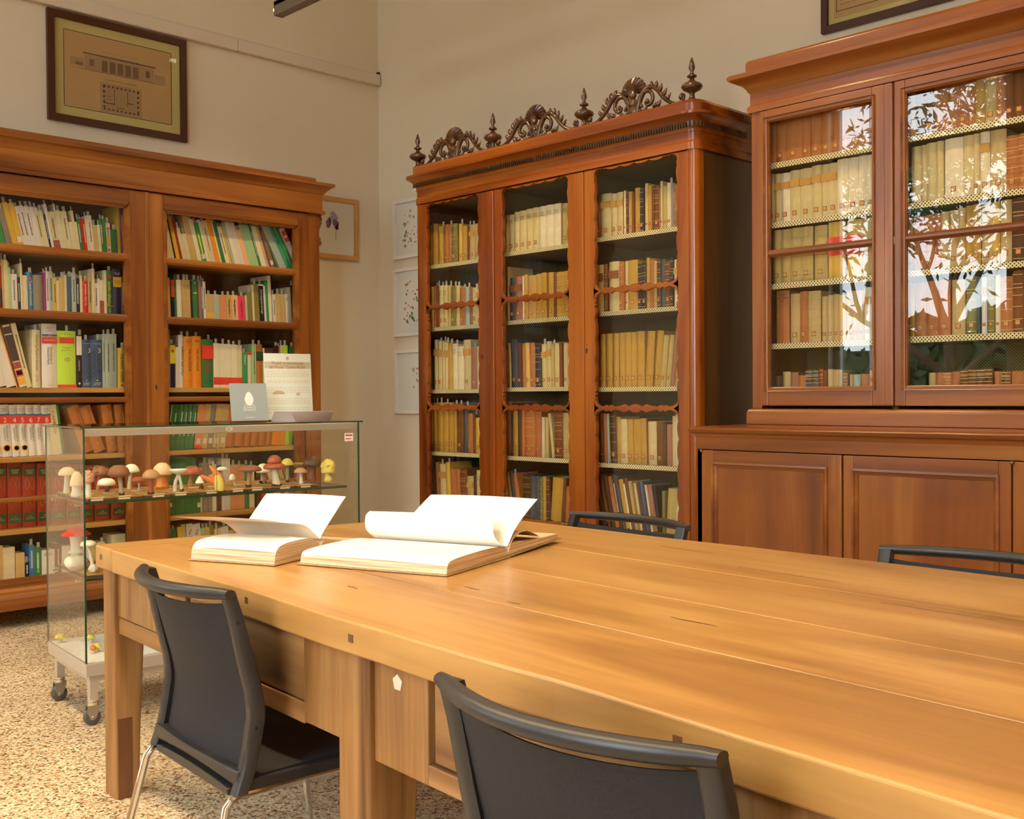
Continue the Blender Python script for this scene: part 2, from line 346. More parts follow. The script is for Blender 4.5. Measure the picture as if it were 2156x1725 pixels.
G().box(mid-.02, mid+.02, YP+.05, YB-.015, .12, zf-.03).build('divider', M['dark_in'], pine)
for s0, s1 in ((xl, a0-.09), (b1+.09, xr)):
    g = G().box(s0, s1, YP-.005, YP+.04, .12, zf); g.build('pilaster', v, pine, bevel=.004)
# cornice, frieze, plinth
fz = [(0, zf-.015), (.03, zf-.015), (.03, zf+.005), (.018, zf+.015), (.018, ztop-.115), (.026, ztop-.108), (.035, ztop-.095), (.055, ztop-.075), (.060, ztop-.070), (.078, ztop-.062), (.078, ztop-.044), (0, ztop-.044)]
path = [(xr, YB), (xr, YP), (xl, YP), (xl, YB)]
G().mould(path, fz).build('cornice', x_, pine)
G().box(xl+.01, xr-.01, YP+.005, YB, ztop-.06, ztop).build('top_board', x_, pine, bevel=.012)
pl = [(0, .10), (.05, .10), (.05, .16), (.04, .185), (.045, .20), (.03, .215), (.03, zb_in-.09), (.04, zb_in-.075), (.03, zb_in-.06), (0, zb_in-.05)]
G().mould(path, pl).build('plinth', x_, pine)
for bx in (xl+.1, xr-.1):
    G().lathe([(.03, 0), (.045, .03), (.05, .07), (.035, .10)], (bx, YP+.08, 0), 12).build('foot', v, pine)
# carved brackets at the outer edges
for z0, z1 in ((1.93+.28, 1.93+.46), (.42, .62)):
    zc = (z0+z1)/2
# door pairs
for n, (c0, c1, e0, e1) in enumerate(((a0, a1, a0-.085, mid-.008), (b0, b1, mid+.008, b1+.085))):
    dr = None
    g = G(); t0, t1 = YP-.012, YP+.022
    dr = sub('door', pine)
    for q in ((e0, c0), (c1, e1)): G().box(q[0], q[1], t0, t1, zb_in-.05, zf-.02).build('stile', v, dr, bevel=.003)
    G().box(c0, c1, t0, t1, zt_in, zf-.02).build('rail', x_, dr, bevel=.003); G().box(c0, c1, t0, t1, zb_in-.05, zb_in).build('rail', x_, dr, bevel=.003)
    g = G()
    for k in (0, 1, 2):
        q = .008+.009*k; w = .010
        h = YP-.018+.006*k
        for A_, B_, E_, F_ in ((c0-.012+q, c0-.012+q+w, zb_in-.004, zt_in+.004), (c1+.012-q-w, c1+.012-q, zb_in-.004, zt_in+.004)): g.box(A_, B_, h, t1, E_, F_)
        g.box(c0, c1, h, t1, zt_in+.012-q-w, zt_in+.012-q); g.box(c0, c1, h, t1, zb_in-.012+q, zb_in-.012+q+w)
    g.build('bead_moulding', x_, dr)
    for bz in bars:
        hh = .021 if bz > bars[2]+.01 else .015
        pr = [(YP+.02, bz-hh), (YP-.006, bz-hh), (YP-.014, bz-hh*.4), (YP-.014, bz+hh*.4), (YP-.006, bz+hh), (YP+.02, bz+hh)]
        G().prism(pr, 0, c0-.004, c1+.004).build('glazing_bar', x_, dr)
    G().box(c0-.003, c1+.003, YP+.004, YP+.007, zb_in-.003, zt_in+.003).build('glass_pane', M['glass_thin'], dr)
    k = c1+.045 if n == 0 else c0-.045
    kx, kz = PX(327, 816)
    if n == 1: G().box(kx-.004, kx+.004, YP-.0135, YP-.012, kz-.012, kz+.012).build('keyhole', M['black'], dr)
g = G().box(mid-.012, mid+.012, YP-.022, YP, zb_in-.05, zf-.02).build('cover_strip', v, pine, bevel=.006)
for zc, s in ((PX(676, 482)[1], 1), (PX(676, 1112)[1], -1)):
    g = G(); X = xr+.0
    for k in range(9):
        t = k/8; g.ball((X+.010+.012*math.sin(t*PI*2.2+.4), YP+.03, zc+s*(.09-.18*t)), .022-.006*t, .02, .02, 10, 6)
    g.build('carved_bracket', M['pine_v'], pine, smooth=True)
# shelves: (z from the photo, per door side)
YS = 6.045                                              # plane of the spines
def PS(px, py): p = on(1, YS, px, py); return p[0], p[2]
shelfL = {1: (PS(130, 532)[1]+PS(480, 556.5)[1])/2, 2: (PS(130, 659.5)[1]+PS(480, 679)[1])/2, 3: (PS(130, 816.5)[1]+PS(480, 817)[1])/2, 4: PS(130, 958)[1], 5: (PS(17, 1111)[1]+PS(266, 1095)[1])/2, 6: PS(60, 1218)[1]}
shelfR = dict(shelfL); shelfR[4] = (PS(360, 951)[1]+PS(625, 934.6)[1])/2; shelfR[5] = (PS(360, 1084.7)[1]+PS(488, 1074)[1])/2
def pshelf(x0, x1, z, nm_='shelf'):
    return G().box(x0, x1, YP+.035, YB-.015, z-.028, z).build(nm_, M['pine_shelf'], pine, bevel=.003)
for k in range(1, 6):
    pshelf(xl+.03, mid-.02, shelfL[k]); pshelf(mid+.02, xr-.03, shelfR[k])
pshelf(xl+.03, mid-.02, shelfL[6]); pshelf(mid+.02, xr-.03, shelfL[6])
# ------------------------------------------------------------------ carved walnut bookcase on the right wall
XM, XB = 4.35, 4.92
def PM(px, py, x=XM): p = on(0, x, px, py); return p[1], p[2]
my0, my1 = PM(1468, 700)[0], PM(876, 700)[0]            # right and left ends (y falls towards the viewer's right)
mz_top = (PM(872, 377)[1]+PM(1470, 258)[1])/2
mid_c = thing('carved_bookcase', 'tall walnut bookcase with three scalloped glass doors and a carved crest', 'bookcase', (4.65, (my0+my1)/2, 0))
wv, wx, wy = M['walnut_v'], M['walnut_x'], M['walnut_y']
zf0 = (PM(885, 437)[1]+PM(1455, 302)[1])/2              # underside of the frieze
zc1, zc2 = (PM(870, 362, XM-.08)[1]+PM(1475, 236, XM-.08)[1])/2, (PM(880, 352)[1]+PM(1460, 206)[1])/2
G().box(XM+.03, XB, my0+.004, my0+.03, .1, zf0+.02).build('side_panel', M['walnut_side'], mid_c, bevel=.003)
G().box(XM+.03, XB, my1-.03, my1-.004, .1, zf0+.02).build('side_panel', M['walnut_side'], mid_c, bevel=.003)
G().box(XB-.015, XB, my0+.03, my1-.03, .1, zf0+.02).build('back_panel', M['lat'], mid_c)
G().box(XM+.03, XB-.015, my0+.03, my1-.03, zf0, zf0+.02).build('ceiling_panel', M['lat'], mid_c)
# rounded corner posts
for yc, s in ((my0, 1), (my1, -1)):
    a = [(XM+.04, yc), (XM+.04-.04*math.sin(0), yc)]
    pts = [(XM+.06, yc+s*.0)]+[(XM+.035-.035*math.sin(t*PI/2), yc+s*(.035-.035*math.cos(t*PI/2))) for t in [k/8 for k in range(9)]]+[(XM, yc+s*.055), (XM+.06, yc+s*.055)]
    G().prism(pts, 2, .1, zf0+.01).build('corner_post', wv, mid_c, smooth=True, angle=50)
# frieze with rounded corner, cornice, dentils
def rpath(r, out=0.0):
    L_ = [(XB, my0-out)]+[(XM+r-(r+out)*math.sin(t*PI/2), my0+r-(r+out)*math.cos(t*PI/2)) for t in [k/6 for k in range(7)]]
    R_ = [(XM+r-(r+out)*math.cos(t*PI/2), my1-r+(r+out)*math.sin(t*PI/2)) for t in [k/6 for k in range(7)]]+[(XB, my1+out)]
    return L_+R_
fp = [(0, zf0-.004), (-.012, zf0-.004), (-.012, zf0+.03), (-.006, zf0+.04), (-.006, zc1-.075), (0, zc1-.075)]
def flip(pr): return [(o, z) for o, z in pr]
rp = rpath(.045)
G().mould(rp, [(-o, z) for o, z in fp]).build('frieze', wy, mid_c, smooth=True, angle=25)
cp = [(0, zc1-.08), (.012, zc1-.08), (.012, zc1-.07), (.02, zc1-.055), (.034, zc1-.03), (.058, zc1-.012), (.075, zc1-.006), (.075, zc1+.006), (.05, zc1+.014), (.03, zc1+.02), (0, zc1+.02)]
G().mould(rp, cp).build('cornice', wy, mid_c, smooth=True, angle=25)
tp = [(-.03, zc1+.018), (.03, zc1+.018), (.03, zc2-.02), (.022, zc2-.006), (.01, zc2), (-.03, zc2)]
G().mould(rp, tp).build('top_moulding', wy, mid_c, smooth=True, angle=25)
G().box(XM-.01, XB, my0+.01, my1-.01, zc1-.02, zc2-.004).build('top_board', wy, mid_c)
g = G(); L_ = 0
dp = rpath(.045, .02)
def along(path, step):
    out = []; carry = 0
    for (x0, y0), (x1, y1) in zip(path, path[1:]):
        l = math.hypot(x1-x0, y1-y0); t = carry
        while t < l: out.append((x0+(x1-x0)*t/l, y0+(y1-y0)*t/l, math.atan2(y1-y0, x1-x0))); t += step
        carry = t-l
    return out
for x, y, an in along(dp, .0165):
    if x > XM+.4: continue
    cx, sx_ = math.cos(an), math.sin(an)
    q = [(-.005, -.008), (.005, -.008), (.005, .012), (-.005, .012)]
    g.prism([(x+a*cx-b*sx_, y+a*sx_+b*cx) for a, b in q], 2, zc1-.062, zc1-.032)
g.build('dentil_moulding', M['carved'], mid_c)
# doors
def bar_profile(t):
    T = [0, .04, .09, .13, .155, .18, .205, .25, .31, .37, .415, .43, .46, .5]; H = [.055, .022, .010, .012, .020, .008, .020, .008, .013, .023, .012, .009, .020, .0225]
    return interp(T, H, min(t, 1-t))
def scallop(z, z0, z1, R=.035, amp=.011, base=.004):
    """how far a stile reaches into its opening between two bars"""
    t = (z-z0)/(z1-z0); d = min(z-z0, z1-z)
    if d < R: return base+amp*.3+R*(1-math.sqrt(max(0, 1-(1-d/R)**2)))*.9
    n = max(2, round((z1-z0-2*R)/.11)); q = (min(max(z-z0-R, 0), z1-z0-2*R))/(z1-z0-2*R)
    k = .0
    if d < R+.05:                                        # the small paired knobs next to each corner
        return base+.009*abs(math.sin((d-R)/.025*PI))
    return base+amp*abs(math.sin(q*n*PI))**.6
ztop_in = 2.422
b1z, b2z, zbot_in = 1.772, 1.149, .50
dy = [(PM(899, 700)[0], PM(1012, 700)[0]), (PM(1057, 700)[0], PM(1201, 700)[0]), (PM(1251, 700)[0], PM(1431, 700)[0])]
edges = [(my1-.045, PM(1030, 700)[0]), (PM(1044, 700)[0], PM(1212, 700)[0]-.004), (PM(1233, 700)[0], my0+.045)]
for n, ((yl, yr), (el, er)) in enumerate(zip(dy, edges)):
    bays = [(zbot_in, b2z), (b2z, b1z), (b1z, ztop_in)]
    zs = []
    for z0, z1 in bays: zs += list(np.linspace(z0, z1, 61)[:-1])
    zs += [ztop_in]
    def sc(z):
        for z0, z1 in bays:
            if z <= z1+1e-9: return scallop(z, z0, z1)
        return 0
    door = sub('door', mid_c)
    for ed, op, s in ((el, yl, -1), (er, yr, 1)):
        zz_ = [zbot_in-.12]+zs+[zf0-.012]
        G().plate([(ed, z) for z in zz_], [(op, zz_[0])]+[(op+s*sc(z), z) for z in zs]+[(op, zz_[-1])], XM-.006, XM+.02).build('stile', wv, door, bevel=.003)
    us = np.linspace(0, 1, 81); W_ = yl-yr
    def top(u):
        d = min(u, 1-u)*W_
        if d < .05: return ztop_in-.05*(1-math.sqrt(max(0, 1-(1-d/.05)**2)))
        if d < .09: return ztop_in-.010*abs(math.sin((d-.05)/.02*PI))
        n_ = 4; q = (u*W_-.09)/(W_-.18); return ztop_in-.004-.013*abs(math.sin(q*n_*PI))**.6
    G().plate([(yl-u*W_, zf0-.012) for u in us], [(yl-u*W_, top(u)) for u in us], XM-.0055, XM+.0195).build('rail', wy, door, bevel=.003)
    G().plate([(yl-u*W_, zbot_in-.12) for u in us], [(yl-u*W_, 2*zbot_in-.0-(top(u)-ztop_in+zbot_in)) for u in us], XM-.0055, XM+.0195).build('rail', wy, door, bevel=.003)
    for zz in (b1z, b2z):
        G().plate([(yl-u*W_, zz+bar_profile(u)) for u in us], [(yl-u*W_, zz-bar_profile(u)) for u in us], XM-.006, XM+.016).build('wavy_glazing_bar', wy, door, bevel=.0035)
    G().box(XM+.008, XM+.011, yr-.008, yl+.008, zbot_in-.01, ztop_in+.01).build('glass_pane', M['glass_thin'], door)
    kp = ((1017, 752), (1043, 750), (1237, 739))[n]; ky, kz = PM(*kp)
    G().prism([(ky+.006*math.cos(a)*(1 if math.sin(a) > 0 else .6), kz+.014*math.sin(a)) for a in [k*PI/8 for k in range(16)]], 0, XM-.0075, XM-.006).build('keyhole', M['black'], door)
# cover strips between the doors
for p0, p1 in ((1030, 1044), (1212, 1233)):
    ya, yb = PM(p0, 700)[0], PM(p1, 700)[0]
    G().box(XM-.016, XM+.02, yb, ya, zbot_in-.12, zf0-.012).build('cover_strip', wv, mid_c, bevel=.005)
G().mould(rp, [(-.02, 0.02), (.03, .02), (.03, .28), (.015, .31), (0, .38), (-.02, .38)]).build('plinth', wy, mid_c, smooth=True, angle=25)
# partitions and shelves lined with printed paper
parts_y = [my1-.03, (PM(1030, 700)[0]+PM(1044, 700)[0])/2, (PM(1212, 700)[0]+PM(1233, 700)[0])/2, my0+.03]
for yy in parts_y[1:3]:
    G().box(XM+.04, XB-.015, yy-.009, yy+.009, .36, zf0).build('partition', M['lat_s'], mid_c)
XS = 4.44                                               # plane of the spines
def PSM(px, py): p = on(0, XS, px, py); return p[1], p[2]
def zavg(*pp, f=PSM): return sum(f(*p)[1] for p in pp)/len(pp)
mshelf = [
 {1: zavg((900.5, 562.6), (1012, 545.5)), 2: zavg((903, 691.8), (1012, 683.6)), 3: zavg((912, 820.7), (1010, 820.7)), 4: zavg((903, 949.7), (1010, 955.8)), 5: zavg((1060, 1088), (1190, 1100))},
 {1: zavg((1062, 536), (1198, 514)), 2: zavg((1064, 677.4), (1200, 667.7)), 3: zavg((1062, 816.2), (1200, 816.2)), 4: zavg((1060, 959.6), (1197, 966.5)), 5: zavg((1060, 1088), (1190, 1100))},
 {1: zavg((1260, 504), (1426, 478.4)), 2: zavg((1255, 658.7), (1426, 647)), 3: zavg((1255, 815.3), (1427, 815.3)), 4: zavg((1254, 973.4), (1426, 983)), 5: zavg((1060, 1088), (1190, 1100))}]
for d in range(3):
    yh, yl_ = parts_y[d], parts_y[d+1]
    for k, z in mshelf[d].items():
        o = G().box(XM+.065, XB-.015, yl_+.009, yh-.009, z-.022, z).build('shelf', M['lat'], mid_c)
        G().box(XM+.062, XM+.0655, yl_+.01, yh-.01, z-.0225, z+.0015).build('paper_edging', M['lat_e'], o)
# finials and carved crest
def finial(y, z, s, x=XM+.05):
    pr = [(.0, 0), (.028, 0), (.028, .008), (.015, .02), (.011, .038), (.016, .046), (.040, .058), (.049, .071), (.044, .082), (.022, .093), (.011, .102), (.010, .109), (.022, .115), (.022, .121), (.009, .129), (.008, .139), (.015, .154), (.012, .170), (.003, .2), (0, .201)]
    return G().lathe([(r_*s, h*s) for r_, h in pr], (x, y, z), 20).build('finial', M['carved'], mid_c, smooth=True, angle=60)
XF = XM+.05
for px, py in ((880, 352), (1038, 308), (1230, 257), (1457, 200)):
    y = on(0, XF, px, py)[1]; finial(y, zc2-.003, 1.12)
def spiral(c, r0, r1, a0, a1, n=26):
    return [(XF, c[0]+(r0+(r1-r0)*k/n)*math.cos(a0+(a1-a0)*k/n), c[1]+(r0+(r1-r0)*k/n)*math.sin(a0+(a1-a0)*k/n)) for k in range(n+1)]
def smooth2(P, n):
    out = []
    for t in np.linspace(0, len(P)-1, n):
        i = min(int(t), len(P)-2); u = t-i; q = [P[max(0, i-1)], P[i], P[i+1], P[min(len(P)-1, i+2)]]
        out.append(tuple(.5*(2*q[1][j]+(q[2][j]-q[0][j])*u+(2*q[0][j]-5*q[1][j]+4*q[2][j]-q[3][j])*u*u+(3*q[1][j]-q[0][j]-3*q[2][j]+q[3][j])*u**3) for j in (0, 1)))
    return out
def crest(yc, z0, s):
    root = G().box(XF-.012, XF+.012, yc-.05*s, yc+.05*s, z0-.003, z0+.03*s).build('crest_ornament', M['carved'], mid_c, bevel=.006)
    g = G()                                              # fan shell
    n = 11; vs = []; fs = []
    for k in range(n*2+1):
        a = PI*(-.02+1.04*k/(n*2)); rr = (.074 if k % 2 else .082)*s; dpt = .014 if k % 2 else .004
        for r_, dd in ((.016*s, .004), (.045*s, dpt+.006), (rr, dpt)):
            vs.append((XF-dd, yc+r_*math.cos(a)*.95, z0+.112*s+r_*math.sin(a))); vs.append((XF+dd*.6+.004, yc+r_*math.cos(a)*.95, z0+.112*s+r_*math.sin(a)))
    for k in range(n*2):
        for j in (0, 2):
            q = k*6+j; fs.append((q, q+2, q+8, q+6)); fs.append((q+1, q+7, q+9, q+3))
        fs.append((k*6+4, k*6+5, k*6+11, k*6+10))
    g.add(vs, fs); g.ball((XF-.012, yc, z0+.108*s), .020*s, .022*s, .026*s); g.ball((XF-.010, yc, z0+.066*s), .015*s, .017*s, .022*s); g.ball((XF-.004, yc, z0+.03*s), .016*s, .026*s, .030*s)
    for k in (-1, 1): g.tube([(XF-.008, yc+k*.004, z0+.09*s), (XF-.012, yc+k*.026*s, z0+.062*s), (XF-.006, yc+k*.020*s, z0+.02*s)], [.006, .010*s, .006], 7)
    g.build('shell', M['carved'], root)
    for sd in (1, -1):
        g = G(); K = lambda pts: [(x, yc+sd*y, z0+z) for x, y, z in pts]
        def curve(P, n=26): return [(XF, a*s, b*s) for a, b in smooth2(P, n)]
        # the arch that rises beside the shell and runs out into a tail with a curled end
        arch = curve([(.022, .010), (.030, .060), (.058, .108), (.100, .128), (.140, .108), (.178, .062), (.225, .026), (.262, .016), (.292, .026), (.298, .046), (.284, .054), (.276, .042)], 44)
        g.tube(K(arch), [(.0155-.0085*min(1, k/34))*s for k in range(44)], 9, flat=1.0)
        inner = [(XF-.004, (.086+(.046-.036*k/24)*math.cos(2.0-4.9*k/24))*s, (.064+(.050-.038*k/24)*math.sin(2.0-4.9*k/24))*s) for k in range(25)]
        g.tube(K(inner), [(.011-.004*k/24)*s for k in range(25)], 8); g.ball(K([(XF-.006, .086*s, .060*s)])[0], .012*s)
        g.ball(K([(XF-.002, .284*s, .040*s)])[0], .013*s)
        # acanthus lobes over the shoulder and along the foot
        for y0_, z0_, an, ln_, w_ in ((.108, .124, 1.0, .030, .013), (.132, .114, .75, .036, .014), (.154, .094, .55, .040, .014), (.176, .070, .35, .040, .013), (.198, .048, .25, .036, .011), (.118, .030, -.1, .040, .011), (.140, .022, .35, .044, .011), (.062, .016, .3, .034, .011), (.050, .036, 1.3, .026, .010)):
            pts = [(XF-.006*math.sin(q*PI), (y0_+ln_*q*math.cos(an+.6*q))*s, (z0_+ln_*q*math.sin(an+.6*q))*s) for q in (0, .3, .65, 1.0)]
            g.tube(K(pts), [w_*.8*s, w_*s, w_*.75*s, .0015], 7, flat=.8)
        g.build('scroll', M['carved'], root, smooth=True, angle=70)
for px, py, s in ((957, 330, 1.07), (1128, 283, 1.07), (1335, 232, 1.07)):
    crest(on(0, XF, px, py)[1], zc2-.004, s)
gy, gz = PM(876, 400)
G().box(XM-.016, XM-.0125, gy-.016, gy+.014, gz-.006, gz+.014).build('inventory_tag', M['paper'], mid_c)
# ------------------------------------------------------------------ counter cabinet with glazed upper part
XR, XCF = 4.45, 4.04
def PR(px, py, x=XR): p = on(0, x, px, py); return p[1], p[2]
def PC(px, py, x=XCF): p = on(0, x, px, py); return p[1], p[2]
uy1 = PR(1583, 500)[0]; zcnt = PC(1462, 898)[1]
cy1 = 2.912; RY = 1.352                                 # left end; right end beyond the frame mirrors the left
cv, cx_, cyy = M['cherry_v'], M['cherry_x'], M['cherry_y']
P2 = dict(op1=(PR(1618, 500)[0], PR(1838, 500)[0]), op2l=PR(1908, 500)[0])
w1 = P2['op1'][0]-P2['op1'][1]
st0, st1 = PR(1865, 500)[0], PR(1885, 500)[0]
# second pair of doors is wider in the photo; its far edge lies past the frame
op2r = P2['op2l']-.80
uyR = op2r-.11
cab = thing('counter_cabinet', 'cherry cabinet with panelled counter below and glazed doors above', 'cabinet', (4.5, (uy1+uyR)/2, 0))
z0u, zft, zct = zcnt, PR(1583, 235)[1], 2.76
zo1, zo0 = 2.507, 1.247
G().box(XR+.02, XB, uy1-.03, uy1, z0u, zft+.05).build('side_panel', cv, cab); G().box(XR+.02, XB, uyR, uyR+.03, z0u, zft+.05).build('side_panel', cv, cab)
G().box(XB-.015, XB, uyR+.03, uy1-.03, z0u, zft+.05).build('back_panel', M['lat'], cab)
G().box(XR+.02, XB-.015, uyR+.03, uy1-.03, zft, zft+.03).build('top_panel', M['lat'], cab)
ym = (st0+st1)/2
G().box(XR+.04, XB-.015, ym-.012, ym+.012, z0u, zft).build('partition', M['lat_s'], cab)
for ya, yb in ((PR(1603, 500)[0], uy1), (uyR, uyR+.05)): G().box(XR, XR+.03, ya, yb, 1.15, zft).build('pilaster', cv, cab, bevel=.003)
upath = [(XB, uyR), (XR, uyR), (XR, uy1), (XB, uy1)]
fr = [(0, zft-.01), (.012, zft-.01), (.016, zft+.006), (.012, zft+.020), (.004, zft+.026), (.004, 2.655), (.012, 2.662), (.016, 2.672), (.030, 2.690), (.055, 2.703), (.070, 2.710), (.082, 2.718), (.085, 2.732), (.074, 2.742), (.03, 2.748), (0, 2.748)]
zct = 2.812
G().mould(upath, fr).build('cornice', cyy, cab, smooth=True, angle=30)
G().mould(upath, [(-.04, 2.745), (.020, 2.745), (.020, zct-.012), (.012, zct), (-.04, zct)]).build('top_moulding', cyy, cab, bevel=.004)
G().box(XR, XB, uyR+.01, uy1-.01, zct-.04, zct-.004).build('top_board', cyy, cab)
G().mould(upath, [(-.02, z0u), (.022, z0u), (.022, 1.135), (.012, 1.147), (0, 1.15), (-.02, 1.15)]).build('base_rail', cyy, cab, bevel=.004)
for n, (yl, yr, el, er) in enumerate(((P2['op1'][0], P2['op1'][1], PR(1603, 500)[0]-.003, st0), (P2['op2l'], op2r, st1, uyR+.053))):
    dr = sub('door', cab)
    for q in ((yl, el), (er, yr)): G().box(XR-.012, XR+.018, q[0], q[1], 1.163, zft-.013).build('stile', cv, dr, bevel=.004)
    for q in ((zo1, zft-.013), (1.163, zo0)): G().box(XR-.012, XR+.018, yr, yl, q[0], q[1]).build('rail', cyy, dr, bevel=.003)
    g = G(); i_ = .0
    a_ = [(yl+.016, zo0-.016), (yl+.016, zo1+.016), (yr-.016, zo1+.016), (yr-.016, zo0-.016)]; b_ = [(yl-.004, zo0+.004), (yl-.004, zo1-.004), (yr+.004, zo1-.004), (yr+.004, zo0+.004)]
    n4 = 4; vs = [(XR-.020, p[0], p[1]) for p in a_]+[(XR-.014, p[0]-(.006 if p[0] > (yl+yr)/2 else -.006), p[1]) for p in a_]+[(XR-.001, p[0], p[1]) for p in b_]+[(XR+.016, p[0], p[1]) for p in b_]+[(XR+.0, p[0], p[1]) for p in a_]
    fs = [(r_*4+k, r_*4+(k+1) % 4, (r_+1)*4+(k+1) % 4, (r_+1)*4+k) for r_ in range(3) for k in range(4)]+[(16+k, 16+(k+1) % 4, (k+1) % 4, k) for k in range(4)]
    g.add(vs, fs).build('bead_moulding', cyy, dr)
    bz = 1.882
    G().prism([(XR+.016, bz-.017), (XR+.002, bz-.017), (XR-.008, bz-.004), (XR-.008, bz+.006), (XR+.002, bz+.017), (XR+.016, bz+.017)], 1, yr, yl).build('glazing_bar', cyy, dr)
    G().box(XR+.004, XR+.007, yr-.005, yl+.005, zo0-.005, zo1+.005).build('glass_pane', M['glass'], dr)
    if n == 1:
        ky, kz = PR(1883, 508)
        e = G().prism([(ky+.012, kz+.018), (ky-.012, kz+.018), (ky-.013, kz-.004), (ky, kz-.024), (ky+.013, kz-.004)], 0, XR-.014, XR-.012).build('escutcheon', M['brass'], dr)
        G().prism([(ky+.003, kz+.010), (ky-.003, kz+.010), (ky-.002, kz-.008), (ky+.002, kz-.008)], 0, XR-.015, XR-.0139).build('keyhole', M['black'], e)
G().box(XR-.024, XR+.0, st1+.001, st0-.001, 1.163, zft-.016).build('cover_strip', cv, cab, bevel=.006)
XRS = 4.53
def PSR(px, py): p = on(0, XRS, px, py); return p[1], p[2]
rshelf = [
 {1: zavg((1623, 347), (1832, 313.7), f=PSR), 2: zavg((1623, 473.3), (1811, 448), f=PSR), 3: zavg((1627, 599), (1834, 584), f=PSR), 4: zavg((1630, 724), (1836, 718), f=PSR), 5: 1.225},
 {1: zavg((1911, 295), (2155, 245), f=PSR), 2: zavg((1914, 433), (2155, 399), f=PSR), 3: zavg((1913, 572.5), (2155, 552.7), f=PSR), 4: zavg((1915, 711), (2155, 701), f=PSR), 5: 1.225}]
for d, (ya, yb) in enumerate(((ym+.012, uy1-.03), (uyR+.03, ym-.012))):
    for k, z in rshelf[d].items():
        o = G().box(XR+.05, XB-.015, ya, yb, z-.022, z).build('shelf', M['lat'], cab)
        G().box(XR+.047, XR+.0505, ya+.001, yb-.001, z-.024, z+.002).build('paper_edging', M['lat_e'], o)
# counter
dz0, dz1 = .10, .967
cyR = uyR-.03
G().box(XCF, XB, cy1-.03, cy1, 0, zcnt-.03).build('counter_side', cv, cab); G().box(XCF, XB, cyR, cyR+.03, 0, zcnt-.03).build('counter_side', cv, cab)
cpath = [(XB, cyR), (XCF, cyR), (XCF, cy1), (XB, cy1)]
G().mould(cpath, [(-.06, zcnt-.03), (.016, zcnt-.03), (.026, zcnt-.022), (.030, zcnt-.012), (.026, zcnt-.004), (.018, zcnt), (-.06, zcnt)]).build('counter_edge', cyy, cab, smooth=True, angle=40)
G().box(XCF+.01, XB, cyR+.01, cy1-.01, zcnt-.03, zcnt-.001).build('counter_top', cyy, cab)
G().mould(cpath, [(0, dz1+.004), (.0, dz1), (.0, zcnt-.03), (.010, zcnt-.03), (.006, zcnt-.045), (0.002, zcnt-.05)][::-1]).build('apron', cyy, cab)
G().box(XCF+.002, XCF+.03, cyR, cy1, dz1+.002, zcnt-.03).build('counter_rail', cyy, cab)
g = G(); g.box(XCF, XCF+.03, PC(1480, 1000)[0]+.003, cy1, 0, dz1+.002); g.build('counter_post', cv, cab, bevel=.003)
d1r, d2l, d2r = PC(1775, 1000)[0], PC(1776, 1000)[0], PC(2130, 1000)[0]
G().box(XCF, XCF+.03, cyR, d2r-.003, 0, dz1+.002).build('counter_post', cv, cab, bevel=.003)
G().box(XCF-.0, XCF+.03, cyR, cy1, 0, .10).build('counter_base', cyy, cab)
for n, (yl, yr, pl, pr_) in enumerate(((PC(1480, 1000)[0], d1r+.0015, PC(1502, 1000)[0], PC(1742, 1000)[0]), (d2l-.0015, d2r, PC(1797, 1000)[0], PC(2103, 1000)[0]))):
    pt, pb = .912, .20
    dr = sub('counter_door', cab)
    for q in ((pl, yl), (yr, pr_)): G().box(XCF-.006, XCF+.018, q[0], q[1], dz0, dz1).build('stile', cv, dr, bevel=.003)
    for q in ((pt, dz1), (dz0, pb)): G().box(XCF-.006, XCF+.018, pr_, pl, q[0], q[1]).build('rail', cyy, dr, bevel=.002)
    def ringv(i_, x): return [(x, pl-i_, pb+i_), (x, pl-i_, pt-i_), (x, pr_+i_, pt-i_), (x, pr_+i_, pb+i_)]
    vs = ringv(-.006, XCF-.004)+ringv(-.004, XCF-.013)+ringv(.006, XCF-.014)+ringv(.010, XCF-.006)+ringv(.020, XCF+.000)+ringv(.024, XCF+.010)
    fs = [(r_*4+k, r_*4+(k+1) % 4, (r_+1)*4+(k+1) % 4, (r_+1)*4+k) for r_ in range(5) for k in range(4)]
    G().add(vs, fs).build('bead_moulding', cyy, dr)
    G().box(XCF+.004, XCF+.012, pr_, pl, pb, pt).build('door_panel', cv, dr)
    if n == 0: G().box(XCF-.012, XCF+.002, yr, yr+.022, dz0, dz1-.004).build('cover_strip', cv, dr, bevel=.004)
    hy = yl+.004 if n == 0 else yr-.004
    G().ball((XCF-.005, hy, dz1-.004), .008).build('hinge', M['brass'], dr, smooth=True)
